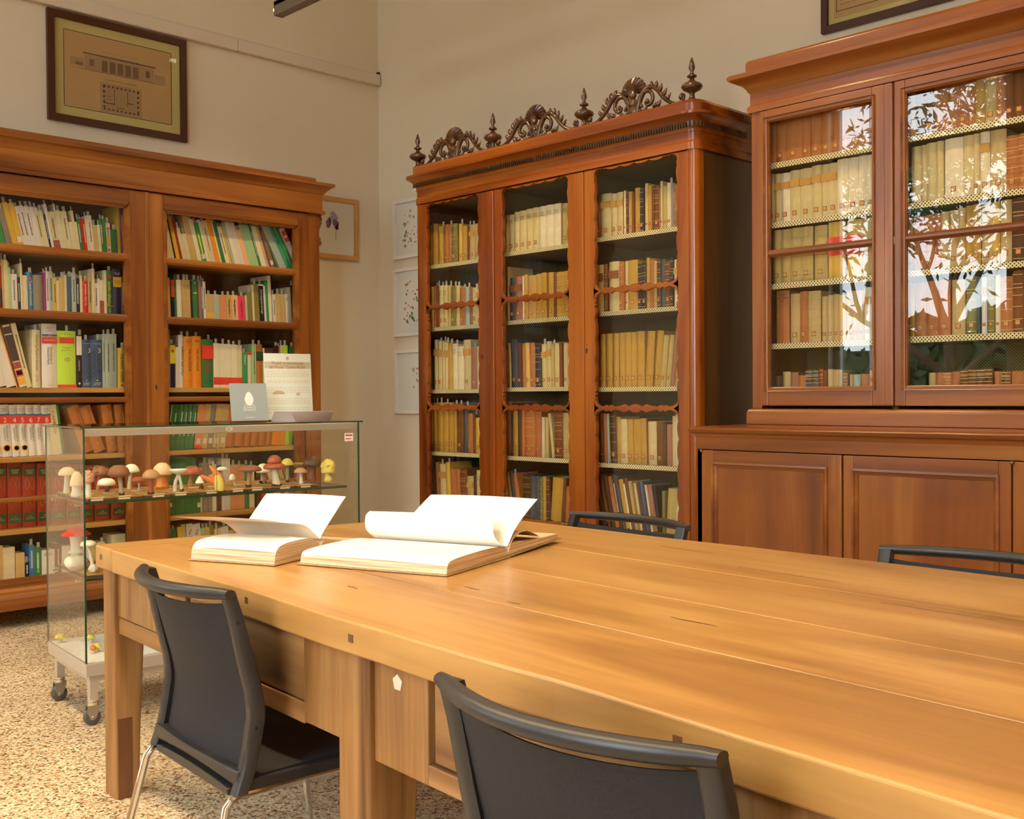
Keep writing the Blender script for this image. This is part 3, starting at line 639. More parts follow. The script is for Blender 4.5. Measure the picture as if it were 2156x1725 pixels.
# ------------------------------------------------------------------ books
COL = {  # code: (colour as seen, words)
 'c': ((222, 198, 145), 'cream'), 'C': ((236, 214, 172), 'pale cream'), 'w': ((228, 208, 182), 'white'), 'y': ((226, 172, 58), 'yellow'), 'Y': ((205, 160, 50), 'mustard'),
 'g': ((62, 120, 60), 'green'), 'G': ((62, 150, 78), 'bright green'), 'l': ((172, 196, 130), 'pale green'), 'o': ((240, 142, 42), 'orange'), 'r': ((222, 40, 34), 'red'), 'R': ((160, 52, 22), 'russet red'),
 'b': ((76, 90, 112), 'slate blue'), 'B': ((70, 120, 150), 'blue'), 'n': ((44, 38, 66), 'navy'), 'k': ((48, 32, 32), 'black'), 't': ((205, 165, 98), 'tan'), 'T': ((200, 146, 52), 'ochre'),
 'q': ((148, 128, 104), 'grey'), 'p': ((240, 66, 92), 'pink'), 's': ((222, 142, 88), 'salmon'), 'm': ((72, 160, 122), 'sea green'), 'u': ((176, 180, 152), 'grey green'),
 'O': ((138, 122, 58), 'olive'), 'v': ((220, 186, 118), 'vellum'), 'V': ((200, 164, 90), 'yellowed vellum'), 'W': ((238, 208, 155), 'pale vellum'), 'e': ((190, 112, 52), 'light brown'),
 'x': ((128, 72, 28), 'brown'), 'd': ((92, 56, 28), 'dark brown'), 'M': ((168, 108, 74), 'dull pink'), 'j': ((84, 84, 78), 'dark grey'), 'h': ((196, 220, 60), 'lime green'), 'a': ((150, 60, 110), 'purple'), 'i': ((244, 176, 120), 'peach')}
BM = {}
for k_, (c_, _) in COL.items():
    old = k_ in 'vVWTexdMtOc'
    BM[k_] = plain('binding_'+COL[k_][1].replace(' ', '_'), A(*c_), 0.6 if old else 0.45, spec=0.25, var=0.16 if old else 0.05, scale=26 if old else 8, bump=0.12 if old else 0)
M['label_sq'] = plain('orange_label', A(222, 150, 78), 0.8); M['label_br'] = plain('brown_rule', A(150, 82, 30), 0.8); M['lab_tan'] = plain('ochre_label', A(205, 145, 60), 0.8)
M['redlab'] = plain('red_label', A(232, 60, 40), 0.7); M['dgreen'] = plain('dark_green_label', A(48, 70, 34), 0.7); M['bluelab'] = plain('blue_label', A(70, 100, 135), 0.7); M['yellab'] = plain('yellow_label', A(240, 215, 50), 0.7)
M['goldlab'] = plain('gold_label', A(240, 170, 40), 0.7); M['whitelab'] = plain('white_label', A(232, 210, 178), 0.7)
def book_mesh(w, h, dp, sgn, hard, rib=0):
    """cover: spine and two boards, x from 0 to sgn*w, spine towards -y"""
    g = G(); t = min(.0032, w*.16) if hard else .0008; r = min(w*.28, .009) if hard else min(w*.08, .001)
    n = 5; X = [w*k/n for k in range(n+1)]; Yv = [r*(1-math.sin(PI*k/n)) for k in range(n+1)]
    out = list(zip(X, Yv)); inn = [(w-t, r+t+.001), (t, r+t+.001)]
    poly = [(0, dp)]+[(x, y) for x, y in out]+[(w, dp), (w-t, dp)]+inn+[(t, dp)]
    if sgn < 0: poly = [(-x, y) for x, y in poly]
    g.prism(poly, 2, 0, h)
    for k in range(rib):
        z = h*(k+1)/(rib+1); ww = .0028
        pr = [(x, y-.0022) for x, y in out]+[(x, y+.002) for x, y in reversed(out)]
        if sgn < 0: pr = [(-x, y) for x, y in pr]
        g.prism(pr, 2, z-ww, z+ww)
    return g, t, r
ORD = 'first second third fourth fifth sixth seventh eighth ninth tenth eleventh twelfth thirteenth fourteenth fifteenth sixteenth seventeenth eighteenth nineteenth twentieth twenty-first twenty-second twenty-third twenty-fourth twenty-fifth twenty-sixth twenty-seventh twenty-eighth twenty-ninth thirtieth thirty-first thirty-second thirty-third thirty-fourth thirty-fifth thirty-sixth thirty-seventh thirty-eighth thirty-ninth fortieth'.split()
def bars_lines(root, name, mat, w, h, zs, x0=.12, x1=.88, hh=.0012, y=-.0004, sgn=1):
    g = G()
    for z in zs: g.box(sgn*w*x0, sgn*w*x1, y-.0004, y+.0006, h*z-hh, h*z+hh)
    return g.build(name, mat, root, local=True)
def text(s, size, mat, parent, loc, mode='h', name='title_lettering', fit=None, face=(0, 0)):
    """lettering on a spine. mode h: across, d: reads downwards, u: reads upwards. fit: largest length"""
    cu = bpy.data.curves.new(name, 'FONT'); cu.body = s; cu.size = size; cu.align_x = 'CENTER'; cu.align_y = 'CENTER'; cu.fill_mode = 'FRONT'; cu.space_line = 0.9
    o = bpy.data.objects.new(name, cu); C.objects.link(o); bpy.context.view_layer.update()
    me = bpy.data.meshes.new_from_object(o.evaluated_get(bpy.context.evaluated_depsgraph_get())); bpy.data.objects.remove(o); bpy.data.curves.remove(cu)
    xs = [v.co.x for v in me.vertices]; k = 1
    if fit and xs:
        k = min(1.6, fit/(max(xs)-min(xs)))
    for v in me.vertices:
        x, y = v.co.x*k, v.co.y
        v.co = {'h': (x, 0, y), 'd': (y, 0, -x), 'u': (-y, 0, x)}[mode]
    me.materials.append(mat); me.name = name
    q = bpy.data.objects.new(name, me); C.objects.link(q); q.parent = parent; q.location = loc
    return q
KIND = {'P': 'library_book', 'M': 'antique_book', 'R': 'parchment_volume'}
WORD = {'P': 'book', 'M': 'old book', 'R': 'old volume'}
SHELF = {1: 'top', 2: 'second', 3: 'third', 4: 'fourth', 5: 'fifth', 6: 'bottom'}
def row(cabk, side, k, z, toks, lean=(0, 0), hook=None):
    """toks: 'left_edge' then 'right_edge:top:colour[:flags]' in photo pixels along the foot of the row; '_x' jumps a gap"""
    ax, pl = {'P': (1, YS), 'M': (0, XS), 'R': (0, XRS)}[cabk]
    U = (lambda px, py: on(1, YS, px, py)[0]) if cabk == 'P' else (lambda px, py: on(0, pl, px, py)[1])
    toks = toks.split(); base_y = {1: 530, 2: 665, 3: 817, 4: 955, 5: 1095, 6: 1200}[k]
    def zpix(px):                                        # photo row where the shelf crosses this column
        lo, hi = 100, 1500
        for _ in range(30):
            m_ = (lo+hi)/2
            if on(ax, pl, px, m_)[2] > z: lo = m_
            else: hi = m_
        return lo
    x = float(toks[0]); items = []
    for t in toks[1:]:
        if t[0] == '_': x = float(t[1:]); continue
        q = t.split(':'); xr_ = float(q[0]); items.append((x, xr_, float(q[1]), q[2], q[3] if len(q) > 3 else '')); x = xr_
    place = {('P', 0): 'left door of pine bookcase', ('P', 1): 'right door of pine bookcase', ('M', 0): 'left door of carved bookcase', ('M', 1): 'middle door of carved bookcase', ('M', 2): 'right door of carved bookcase',
             ('R', 0): 'left door above counter', ('R', 1): 'right door above counter'}[(cabk, side)]
    grp = 'books on the %s shelf behind the %s' % (SHELF[k] if not (cabk != 'P' and k == 5) else 'bottom', place)
    LIM = {('P', 0): (xl+.031, mid-.021), ('P', 1): (mid+.021, xr-.031), ('M', 0): (parts_y[1]+.01, parts_y[0]-.001), ('M', 1): (parts_y[2]+.01, parts_y[1]-.01), ('M', 2): (parts_y[3]+.001, parts_y[2]-.01),
           ('R', 0): (ym+.013, uy1-.031), ('R', 1): (uyR+.031, ym-.013)}[(cabk, side)]
    ceil_ = {'P': zf-.04, 'M': zf0-.01, 'R': zft-.012}[cabk]
    n = len(items); rnd = random.Random(hash((cabk, side, k)) if False else ord(cabk)*100+side*10+k)
    for i, (xa, xb, ty, col, fl) in enumerate(items):
        py = zpix((xa+xb)/2); ua, ub = [min(LIM[1], max(LIM[0], q)) for q in (U(xa, py), U(xb, py))]; wd = abs(ub-ua)
        ln = lean[0]+(lean[1]-lean[0])*i/max(1, n-1)
        for q in fl.split(','):
            if q.startswith('L'): ln = float(q[1:])
        zt_ = on(ax, pl, (xa+xb)/2, ty)[2]; hz = min(max(.08, zt_-z), ceil_-z)
        if wd < .004: continue
        # px lean (run over rise) to a true angle
        s = abs(U((xa+xb)/2+1, py)-U((xa+xb)/2, py))/abs(on(ax, pl, xa, py-1)[2]-on(ax, pl, xa, py)[2])
        an = math.atan(ln*s); w = wd*math.cos(an)*.985; h = (hz-(w*math.sin(abs(an))))/math.cos(an) if abs(an) > .02 else hz
        sgn = 1 if an <= 0.001 else -1                    # leaning left pivots on the left corner; leaning right on the right one
        if ln < 0: sgn = 1
        piv = ua if sgn > 0 else ub
        hard = ('H' in fl) or cabk != 'P'; rib = 5 if 'b' in fl.split(',') else 0
        dmax = .30 if cabk == 'P' else (.34 if cabk == 'M' else .30); dp = min(dmax, max(.10, h*rnd.uniform(.62, .74)))
        rz = 0 if cabk == 'P' else -PI/2; jit = rnd.uniform(0, .006)
        loc = (piv, YS+jit, z+.0005) if cabk == 'P' else (pl+jit, piv, z+.0005)
        g, t, r_ = book_mesh(w, h, dp, sgn, hard, rib)
        root = g.build(KIND[cabk], BM[col], None, local=True)
        root.location = loc; root.rotation_euler = (0, an, rz)
        ordn = ORD[i]+' from left'
        size = 'slim ' if w < .016 else ('thick ' if w > .045 else ('narrow ' if w < .022 else ''))
        extra = ''
        if 'b' in fl.split(','): extra = ' ribbed'
        lab = f"{size}{COL[col][1]}{extra} {WORD[cabk]}, {ordn}, {SHELF[k] if not (cabk != 'P' and k == 5) else 'bottom'} shelf, {place}"
        if abs(ln) > .25: lab = lab.replace(size+COL[col][1], 'leaning '+COL[col][1], 1)
        tagp(root, lab, 'book', grp)
        G().box(sgn*t, sgn*(w-t), r_+t+.002, dp-.003, .002, h-(.004 if hard else .0012)).build('page_block', M['pages'], root, local=True)
        F_ = fl.split(',')
        if 'f' in F_:                                    # paper shelf-mark slip standing out at the top
            x0 = w*rnd.uniform(.25, .6); sw = min(w*.6, .016); hh = rnd.uniform(.022, .034)
            g = G().box(sgn*x0, sgn*(x0+sw), .018, .0185, h-.01, h+hh); g.build('paper_slip', M['slip'], root, local=True)
        if 's' in F_ and w > .012:
            sq = min(w*.55, .022); zc = h*.13+.01; e = .0028
            G().box(sgn*(w/2-sq/2), sgn*(w/2+sq/2), -.0006, .0005, zc-sq/2, zc+sq/2).build('spine_label', M['label_br'], root, local=True)
            G().box(sgn*(w/2-sq/2+e), sgn*(w/2+sq/2-e), -.0012, .0002, zc-sq/2+e, zc+sq/2-e).build('spine_label', M['label_sq'], root, local=True)
        if 'S' in F_:
            sq = min(w*.8, .024); zc = h*.17; G().box(sgn*(w/2-sq/2), sgn*(w/2+sq/2), -.0008, .0005, zc-sq*.7, zc+sq*.7).build('spine_label', M['whitelab'], root, local=True)
        if 'T' in F_: G().box(sgn*w*.02, sgn*w*.98, -.0006, .003, h*.68, h*.82).build('title_label', M['lab_tan'], root, local=True)
        if 'K' in F_: G().box(sgn*w*.02, sgn*w*.98, -.0006, .003, h*.66, h*.82).build('title_label', M['label_br'], root, local=True)
        if 'z' in F_: bars_lines(root, 'gilt_line', M['gold'], w, h, [.06, .22, .42, .6, .72, .78, .93], .03, .97, .0011, -.0008, sgn)
        if 't' in F_: bars_lines(root, 'title_lettering', M['ink'], w, h, [.86, .82, .78], .2, .8, .0009, -.0006, sgn)
        if 'v' in F_ or 'V' in F_:                       # small lettering running along the spine
            g = G(); zz = h*.3; m_ = M['ink'] if 'v' in F_ else M['inkw']; q = min(.0035, w*.16)
            while zz < h*.82:
                l = rnd.uniform(.002, .0055); g.box(sgn*(w*.5-q), sgn*(w*.5+q), -.0007, .0003, zz, zz+l); zz += l+.0022
            g.build('title_lettering', m_, root, local=True)
        if hook and (i in hook): hook[i](root, w, h, sgn)
def band(z0, z1, mat, x0=.0, x1=1.0, nm_='colour_band'):
    return lambda r, w, h, s: G().box(s*w*x0, s*w*x1, -.0008, .002, h*z0, h*z1).build(nm_, M[mat], r, local=True)
def many(*f): return lambda r, w, h, s: [q(r, w, h, s) for q in f]
def tx(s_, mode, size, mat, z, x=.5, fit=None): return lambda r, w, h, s: text(s_, size, M[mat], r, (s*w*x, -.0016, h*z), mode, fit=(h*fit if fit else None) if mode != 'h' else (w*fit if fit else None))
def lab(s_): return lambda r, w, h, s: r.__setitem__('label', s_)
def disc(z, rr, mat, nm_='emblem', x=.5): return lambda r, w, h, s: G().prism([(s*w*x+w*rr*math.cos(k*PI/10), h*z+w*rr*math.sin(k*PI/10)) for k in range(20)], 1, -.0012, .001).build(nm_, M[mat], r, local=True)
M['ink_gray'] = plain('grey_print', (0.16, 0.15, 0.14, 1), 0.7); M['inkred'] = plain('red_print', A(190, 50, 40), 0.7); M['inkor'] = plain('orange_print', A(150, 80, 20), .7)
M['inkb'] = plain('blue_grey_print', (0.10, 0.12, 0.16, 1), 0.7); M['skyw'] = plain('pale_print', A(235, 225, 190), .7); M['inky'] = plain('yellow_print', A(235, 210, 60), .7); M['photo'] = plain('dark_picture', A(70, 50, 50), .6, var=.7, scale=60); M['photo2'] = plain('red_picture', A(170, 70, 60), .6, var=.8, scale=70)
L_, R_ = shelfL, shelfR
row('P', 0, 1, L_[1], '-16 16:421:G:S 28.7:440:q:f 40:427.5:y:f 52:429:y:f,S 60.5:436:w:f,v 70:434:w:f,v 81:435:w:f,v 90:437:w:f 98:439:c:f,v 106.5:444:c:f 110.6:452:k:V 116:431:w:f 130.5:446:c:v 133:431:w:f 141:444:c:f 154:445:c:f,v 162:468:c 167:444.5:c:f 171:468:c 177:461:g:f,V 181:462:R:f 186.5:461:r:V 191:458:c:f 201:454:w:f,v 210:474:t:f 215.5:474:c:f 220.5:460:g:f,V 227:462:g:f 236:470:w:f,v 250:483:g:f 255.5:433:Y 259.5:439:a:f 267:454:y:v', (-.27, -.02),
    {12: many(band(.03, .26, 'photo2'), tx('Piante Grasse\ne Cactacee', 'u', .011, 'inkred', .72)), 28: many(disc(.83, .28, 'redlab'), disc(.16, .28, 'redlab'), band(.32, .58, 'goldlab', .1, .85, 'title_label')), 16: lambda r, w, h, s: None})
row('P', 0, 2, L_[2], '-6 6.8:560:R:f 11.3:546.4:t:f 20.3:548:c:f 25.6:564:l:f 39:577:w:f,v 45:584:k:V 50:555:c:f 60.3:580:c 73:573:B:f,H 94:579:q:H 98.7:574:a:f 105.5:571.6:w:f,v 113.8:572:u:f,v 121.3:584.5:y:f,v 126.6:591:c:f 138:585:t:f 142.4:580:c:f 152.6:583:b:f 161.7:574.7:u:f,v 170:586:n:f,V 176:580:c:f 187.6:592:r:f,H 195.6:578.4:t:f,v 201:566:c:f 207.6:596.5:w:f,v 211.8:586.7:w:f 220.4:590:c 225.7:569.4:c 239.3:570:g:f,H 256.6:567:n:H 264:582.6:d:V,H 266.6:582:w', (-.03, 0),
    {8: many(tx('Tropical Ornamentals', 'd', .019, 'inkw', .48, fit=.62), disc(.84, .26, 'redlab'), lab('blue book lettered Tropical Ornamentals, second shelf, left door of pine bookcase')),
     0: band(.1, .5, 'photo'), 21: many(tx('Le erbe medicinali', 'u', .016, 'skyw', .6, fit=.62), lab('short bright red book with white lettering, second shelf, left door of pine bookcase')),
     26: band(.02, .42, 'photo2'), 28: many(tx('Fisiologia vegetale', 'u', .024, 'inky', .5, .36, .52), disc(.86, .3, 'photo2'), band(.215, .222, 'inky'), tx('P. & N.', 'u', .014, 'inkw', .1), lab('green book with yellow lettering Fisiologia vegetale, second shelf, left door of pine bookcase')),
     29: many(band(.62, .83, 'goldlab', .0, 1), tx('Piccola\nGuida', 'h', .009, 'inkw', .9, fit=.7), tx('Strumenti\ndi ricerca\nnella flora', 'h', .008, 'ink', .725, fit=.85), lab('thick navy book with square orange label, second shelf, left door of pine bookcase'))})
row('P', 0, 3, L_[3], '-40 -20:680:c:L-.3 -5:686:w:L-.3 14.8:686:w:v,L-.29 35.7:688:w:L-.28 38.5:690:o:L-.28,f 42:688:d:L-.28 58:684:c:L-.27 69.3:681:c:v,L-.25 _70 87.7:694.6:c:f,H _90.6 122.4:682:w:H 162.5:697:h:f,H 173.6:706:k:f 193:715.5:b:f,H 217.2:716:b:f,H 223.2:704:u:f,v 235.3:703.6:u:f,v 247.4:703.5:u:f,v _249.7 265:733:y:f,H', (0, 0),
    {6: many(band(.86, .97, 'photo'), band(.42, .84, 'photo'), band(.30, .40, 'photo2'), band(.17, .28, 'redlab', .05, .95), band(.195, .265, 'whitelab', .12, .9), band(.05, .15, 'goldlab'), lab('leaning cream book with a strip of small pictures, third shelf, left door of pine bookcase')),
     8: many(tx('Flowering Plants in Australia', 'd', .020, 'inkor', .6, fit=.62), tx('G.A. Morley\nand H.R. Toelken', 'd', .010, 'inkor', .17, fit=.15), lab('cream book lettered Flowering Plants in Australia, third shelf, left door of pine bookcase')),
     9: many(band(.805, .835, 'bluelab'), band(.69, .79, 'redlab'), tx('SUPPLEMENT', 'h', .013, 'inkw', .74, fit=.82), tx('A-Z', 'h', .011, 'inkw', .82), tx('MANUAL\nof\nPLANTS', 'h', .009, 'ink_gray', .91), tx('Encyclopedia of\nAmerican Plants', 'd', .019, 'ink_gray', .5, fit=.28), tx('Garland', 'h', .008, 'ink_gray', .04), lab('thick white book with red SUPPLEMENT band, third shelf, left door of pine bookcase')),
     10: many(band(.78, .885, 'redlab', .12, .9), band(0, .055, 'redlab'), tx('1D', 'h', .03, 'inkor', .49), tx('A. B. Clive', 'h', .009, 'inkor', .94, fit=.6), tx('Dictionary\nof\nBotany Terms', 'h', .009, 'inkor', .68, fit=.6), lab('thick lime green book numbered 1D, third shelf, left door of pine bookcase')),
     11: many(band(.62, .98, 'whitelab', 0, 1, 'picture_band'), tx('UN MEDICO', 'u', .011, 'inkw', .42), disc(.08, .2, 'skyw')),
     12: many(tx('TECNOLOGIA\nDEL LEGNO', 'u', .036, 'inkb', .49, .52, .56), tx('3', 'h', .036, 'inkw', .77, .78), tx('UTET', 'h', .021, 'inkw', .075, fit=.7), tx('G. Giordano', 'h', .008, 'inkw', .92, fit=.8), disc(.155, .05, 'inkw'), lab('thinner blue TECNOLOGIA DEL LEGNO volume, one star, third shelf of pine bookcase')),
     13: many(tx('TECNOLOGIA\nDEL LEGNO', 'u', .040, 'ink', .49, .47, .56), tx('3', 'h', .038, 'inkw', .77, .7), tx('UTET', 'h', .022, 'inkw', .075, fit=.62), tx('G. Giordano', 'h', .008, 'inkw', .92, fit=.7), disc(.155, .04, 'inkw', x=.45), disc(.155, .04, 'inkw', x=.55), lab('thicker blue TECNOLOGIA DEL LEGNO volume, two stars, third shelf of pine bookcase')),
     17: many(tx('THE PLANT FINDER', 'd', .028, 'ink', .5, fit=.72), disc(.06, .14, 'inkor'), lab('short yellow THE PLANT FINDER book at right end, third shelf, left door of pine bookcase'))})
enc = lambda n_, em: many(band(.79, .825, 'bluelab'), band(.64, .785, 'redlab'), tx(n_, 'h', .036, 'skyw', .70), tx('Encyclopedia of\nAmerican Plants' if False else 'Encyclopedia of\nUseful Plants', 'd', .014, 'ink_gray', .44, fit=.30), tx('MANUAL\nof\nPLANTS', 'h', .008, 'ink_gray', .90), *([disc(.165, .40, 'goldlab'), disc(.165, .30, 'photo')] if em else []), lab('white book with red band numbered %s, fourth shelf, left door of pine bookcase' % {'2': 'two', '4': 'four', '5': 'five', '6': 'six', '7': 'seven', '8': 'eight'}[n_]))
row('P', 0, 4, L_[4], '-14 6.5:852:w:H 28:852:w:H _28.5 45.5:852.5:w:H 63:852:w:H 80:852.5:w:H 96:852.5:w:H 114:853:w:H 132:852:c:L-.12 137.6:853:g:L-.12 _176 201:852:e:H,L-.33 226:852:e:H,L-.33 _229 251:851:e:H,L-.14 271:851:e:H,L-.08', (-.07, -.07),
    {0: many(band(.64, .785, 'redlab'), disc(.165, .40, 'goldlab'), disc(.165, .30, 'photo')), 1: enc('2', 1), 2: enc('4', 1), 3: enc('5', 1), 4: enc('6', 0), 5: enc('7', 0), 6: enc('8', 0), 7: many(tx('CAMELIA', 'd', .020, 'inkor', .65, fit=.5), lab('cream book lettered CAMELIA, fourth shelf, left door of pine bookcase')),
     **{i: many(band(.30, .85, 'gold', .78, .81), tx('IV', 'h', .014, 'gold', .18)) for i in (9, 10, 11, 12)}})
VOL = ['IV', 'V', 'VI', 'VII', 'VIII', 'IX', 'X', 'XI', 'XII']
def pig(n_):
    def f(r, w, h, s):
        band(.80, .93, 'dgreen', .08, .92, 'title_label')(r, w, h, s); band(.08, .22, 'dgreen', .08, .92, 'title_label')(r, w, h, s)
        tx('ARBORUM\nFLORAE\nSTIRPES', 'h', .010, 'gold', .865, fit=.6)(r, w, h, s); tx(n_+'\nM.C.P.S.', 'h', .013, 'gold', .15, fit=.6)(r, w, h, s)
        g = G()
        for zc in (.68, .40):
            for sd in (1, -1):
                pts = [(s*w*(.5+sd*.30*math.cos(a*1.0)), -.0008, h*(zc+.09*math.sin(2*a))) for a in [k*2*PI/24 for k in range(25)]]
                g.tube(pts, .0008, 4)
        g.build('gilt_scrollwork', M['gold'], r, local=True)
        r['label'] = 'large red and gilt book marked volume %s, fifth shelf, left door of pine bookcase' % {'IV': 'four', 'V': 'five', 'VI': 'six', 'VII': 'seven', 'VIII': 'eight', 'IX': 'nine', 'X': 'ten', 'XI': 'eleven', 'XII': 'twelve'}[n_]
    return f
row('P', 0, 5, L_[5], '-14 17:975:R:H _18.7 48.7:975:R:H _50 79.5:976:R:H _81 110:976:R:H _111.5 141:977:R:H _142 170:978:R:H _171.5 199:980:R:H _201.5 232:982:R:H _236 266:984:R:H', (0, 0), {i: pig(VOL[i]) for i in range(9)})
row('P', 0, 6, L_[6], '-12 7:1150:t 33:1153:c _34 53:1164.5:t 62.5:1184:n:f,V 73:1148:B:f,V 88.5:1153:g:f,V _89 117:1158:w:t 131:1145:d:V 146:1150:w 162:1150:c:f _163 175:1148:k:V 190:1140:w:f 205:1150:t 222:1142:c:f _236 266:1125:c', (0, 0),
    {4: lab('blue book with white lettering, bottom shelf, left door of pine bookcase'), 5: tx('CLOROFITAE', 'd', .016, 'inkw', .45, fit=.6), 7: tx('A GUIDE\nTO\nBONSAI', 'd', .018, 'inkred', .6, fit=.4)})
row('P', 1, 1, R_[1], '343 368.6:456:c:v,L-.19 373.4:463:k:f 381.6:457.5:y:f,L-.2 386.8:458.5:R:f 395:480.4:c:f 404:492.7:c:f 418.7:452:t:L-.2 427.6:462.5:C:f 437.2:470.7:G:f,S 443:464:C 456.5:466:c:f,v 466:463:o:f 469:466:C:f 477.3:468:g:f 486:478:C:f,v 491.4:480:y 497:470:u:f 504:469:C:f 511.6:470:w:f 517:471:w:f 527.5:485:i:f 534:475:l:f 541:474.5:l:f 547.8:475:l:f 552.4:476:g:V 557:478:C:f 563.7:478:C:f 569:480:t:f 573.5:482:a:f 581:487:O:S _592 607:470:u:L-.45 617:472:m:L-.45,H 628:472:G:L-.45,H 638:482:w:L-.42', (-.2, -.3),
    {8: many(band(.2, .75, 'inky', .3, .6)), 33: many(band(.68, .93, 'redlab'), disc(.8, .32, 'whitelab'))})
row('P', 1, 2, R_[2], '344.5 362.6:584.5:t:H 369.4:583:n:H 374:577:g 386.4:589.4:C:f,H 395:589.6:t:f,t 403.3:589.6:t:f,t 407:592:k 420.6:589:g:f,H 426:592:M:f 430.4:590:B:f,V 436.5:593:C:f,v 451.5:619.3:t:f 463.6:620:u:f 478.7:621:s:f 490.2:621:t:f,v 503.6:621.5:i:f,v 518.4:623:p:f 523:622:l 534:615.3:O:f 538.3:600:c 548.6:598:O:f 559.3:598:k:f,H 563:602:w 567.5:591:G 575.3:581:C _576.8 583:620.5:w:f,v 594:618.5:t:f 603.8:620:t:f 612:619:w:f,t 616.4:605:c 622:601:k:f', (-.02, -.05),
    {1: band(.52, .93, 'redlab'), 7: many(tx('A', 'h', .016, 'skyw', .92), tx('2', 'h', .018, 'skyw', .05), band(.66, .68, 'skyw', .25, .8), lab('green cloth book numbered 2, second shelf, right door of pine bookcase')), 11: band(0, .3, 'goldlab', 0, 1, 'torn_label'), 15: many(tx('I funghi dal vero', 'd', .020, 'ink', .5, fit=.66), lab('orange book I funghi dal vero beside the pink one, second shelf, pine bookcase')),
     16: many(tx('I funghi dal vero', 'd', .021, 'ink', .5, fit=.66), lab('bright pink book lettered I funghi dal vero, second shelf, pine bookcase')), 14: tx('I funghi dal vero', 'd', .018, 'inkor', .5, fit=.66), 21: many(tx('Storia topografica dei funghi', 'd', .020, 'skyw', .55, fit=.62), band(.95, .99, 'skyw'), lab('black book with white script, second shelf, right door of pine bookcase'))})
row('P', 1, 3, R_[3], '347.6 351.8:702.7:t:f 359.3:693.4:q 370.7:724.5:n:f,H 378.7:731:w 389.6:705.6:w:f,H 407.3:709:o:f,H _408 426.6:708:o:f,H 451:715:g:f,H 463.6:723:C:f 476.6:724.5:C:f 488.4:725:C:f 500.2:726:C:f 511:727:c:f 522:743:G:f 532.5:742:w:H 541:724.5:l:f,v 555.3:725.4:e:f,H 558:733:c 576.7:733:d 587.6:728:k:f 592:730:e:f 597.7:727:c:f 607:727:h:f _610 620:729.6:g:f', (0, 0),
    {2: many(band(.55, .98, 'yellab'), disc(.84, .3, 'redlab'), lab('short navy book with tall yellow label, third shelf, right door of pine bookcase')), 4: many(tx('i Fiori della montagna', 'u', .024, 'ink', .5, .6, .56), lab('white book lettered i Fiori della montagna, third shelf of pine bookcase')),
     5: many(tx('THE CACTACEAE', 'd', .024, 'ink', .54, .6, .44), tx('BRITTON\nand ROSE', 'h', .009, 'ink', .9, fit=.5), band(.12, .125, 'inkor', .3, .8), lab('orange THE CACTACEAE volume with torn jacket, third shelf of pine bookcase')), 6: many(tx('THE CACTACEAE', 'd', .024, 'ink', .54, .5, .44), tx('BRITTON\nand ROSE', 'h', .009, 'ink', .9, fit=.5), tx('I-II', 'h', .010, 'inkor', .1), lab('orange THE CACTACEAE volume beside the green book, third shelf of pine bookcase')),
     7: many(band(.60, .88, 'redlab'), tx('GARTEN\nTULIPS', 'u', .026, 'inkred', .42, .5, .28), tx('BOTANIC\nPRESS', 'h', .008, 'ink', .14, fit=.5), lab('green book with large red block, third shelf, right door of pine bookcase')),
     **{i: band(.07, .235, 'redlab') for i in (8, 9, 10, 11, 12)}, 13: many(tx('Alberi', 'd', .026, 'inkw', .8, fit=.28), band(0, .14, 'photo'), lab('green book lettered Alberi, third shelf, right door of pine bookcase')), 14: many(band(.93, 1, 'redlab'), disc(.07, .2, 'ink')), 16: band(.62, .83, 'dgreen', 0, 1, 'title_label'), 22: None or (lambda r, w, h, s: None)})
row('P', 1, 4, R_[4], '351 353.2:853:l _353.5 371.3:852:g:H,V 380.4:852:g:H,V 389.4:852:g:H,V 398.4:852:g:H,V 408.2:852:g:H,V 424:851.5:s:S 436.7:851:t:S 447:851:q:S 461:850.5:t:S 475:850.5:t:S 494.4:851:e:H 514:851:e:H 529:851:e:H 544.5:851:e:H 561:851:e:H 572:852:e:H 589:852:o 600:853:o 607.5:856:h 615.5:856:h 625.5:858:b', (.13, .10), {6: band(0, .07, 'redlab')})
row('P', 1, 5, R_[5], '357 364:963:g:S 371:963:g 378:963:g 385:963.5:g 392:963.5:g 399:964:g 406:964:g 415:964:g 423:985:g:S 426:985:C:f 439.4:975:q:f 448:978:q:f 452:972:C:f 457:978:C:f 467.6:980:d:f 476:966:w:f 485.5:966:w:f 502:979:s:f 516.6:979:s:f 525.5:978:g:f 537:980:c:f _541 551:985:d _552 568:986:r:H 578:986:q:L-.25 _585 599:990:c:L-.3 608:985:r:L-.3 616:986:t:L-.28 624:986:O:L-.25', (0, 0))
row('P', 1, 6, R_[6], '356 368:1112:g 376:1114:g:f _379 387.5:1109:y 396:1104:t _398 411:1102:w 427.6:1102:w 436:1112:l:f 446:1110:t:f 456:1106:O:f 470:1112:c:f 486:1108:w:f 500:1116:t 515:1108:c:f 530:1112:u:f 547:1110:g 560:1118:c:f 575:1110:t 590:1114:d 604:1110:c 618:1116:e', (-.08, -.05),
    {4: many(tx('The Plant Atlas', 'd', .03, 'ink', .5, fit=.7), lab('nearer left of two white books lettered The, bottom shelf, pine bookcase')), 5: many(tx('The Plant Atlas', 'd', .03, 'ink', .5, fit=.7), lab('right of two white books lettered The, bottom shelf, pine bookcase'))})
ms = mshelf
row('M', 0, 1, ms[0][1], '900.5 907.9:475:T:f 920:471.6:T _922.5 931.4:476.5:T:b,f,s _933 942:472.5:e:s 948.4:473:e:f,s 961.4:471:O:z,s _963 971:471:y:f,s 981.7:475.7:T:s 985.8:475:x:f 997:473:t:f,T,s 1007:471:t:T,s 1013:469:T:s')
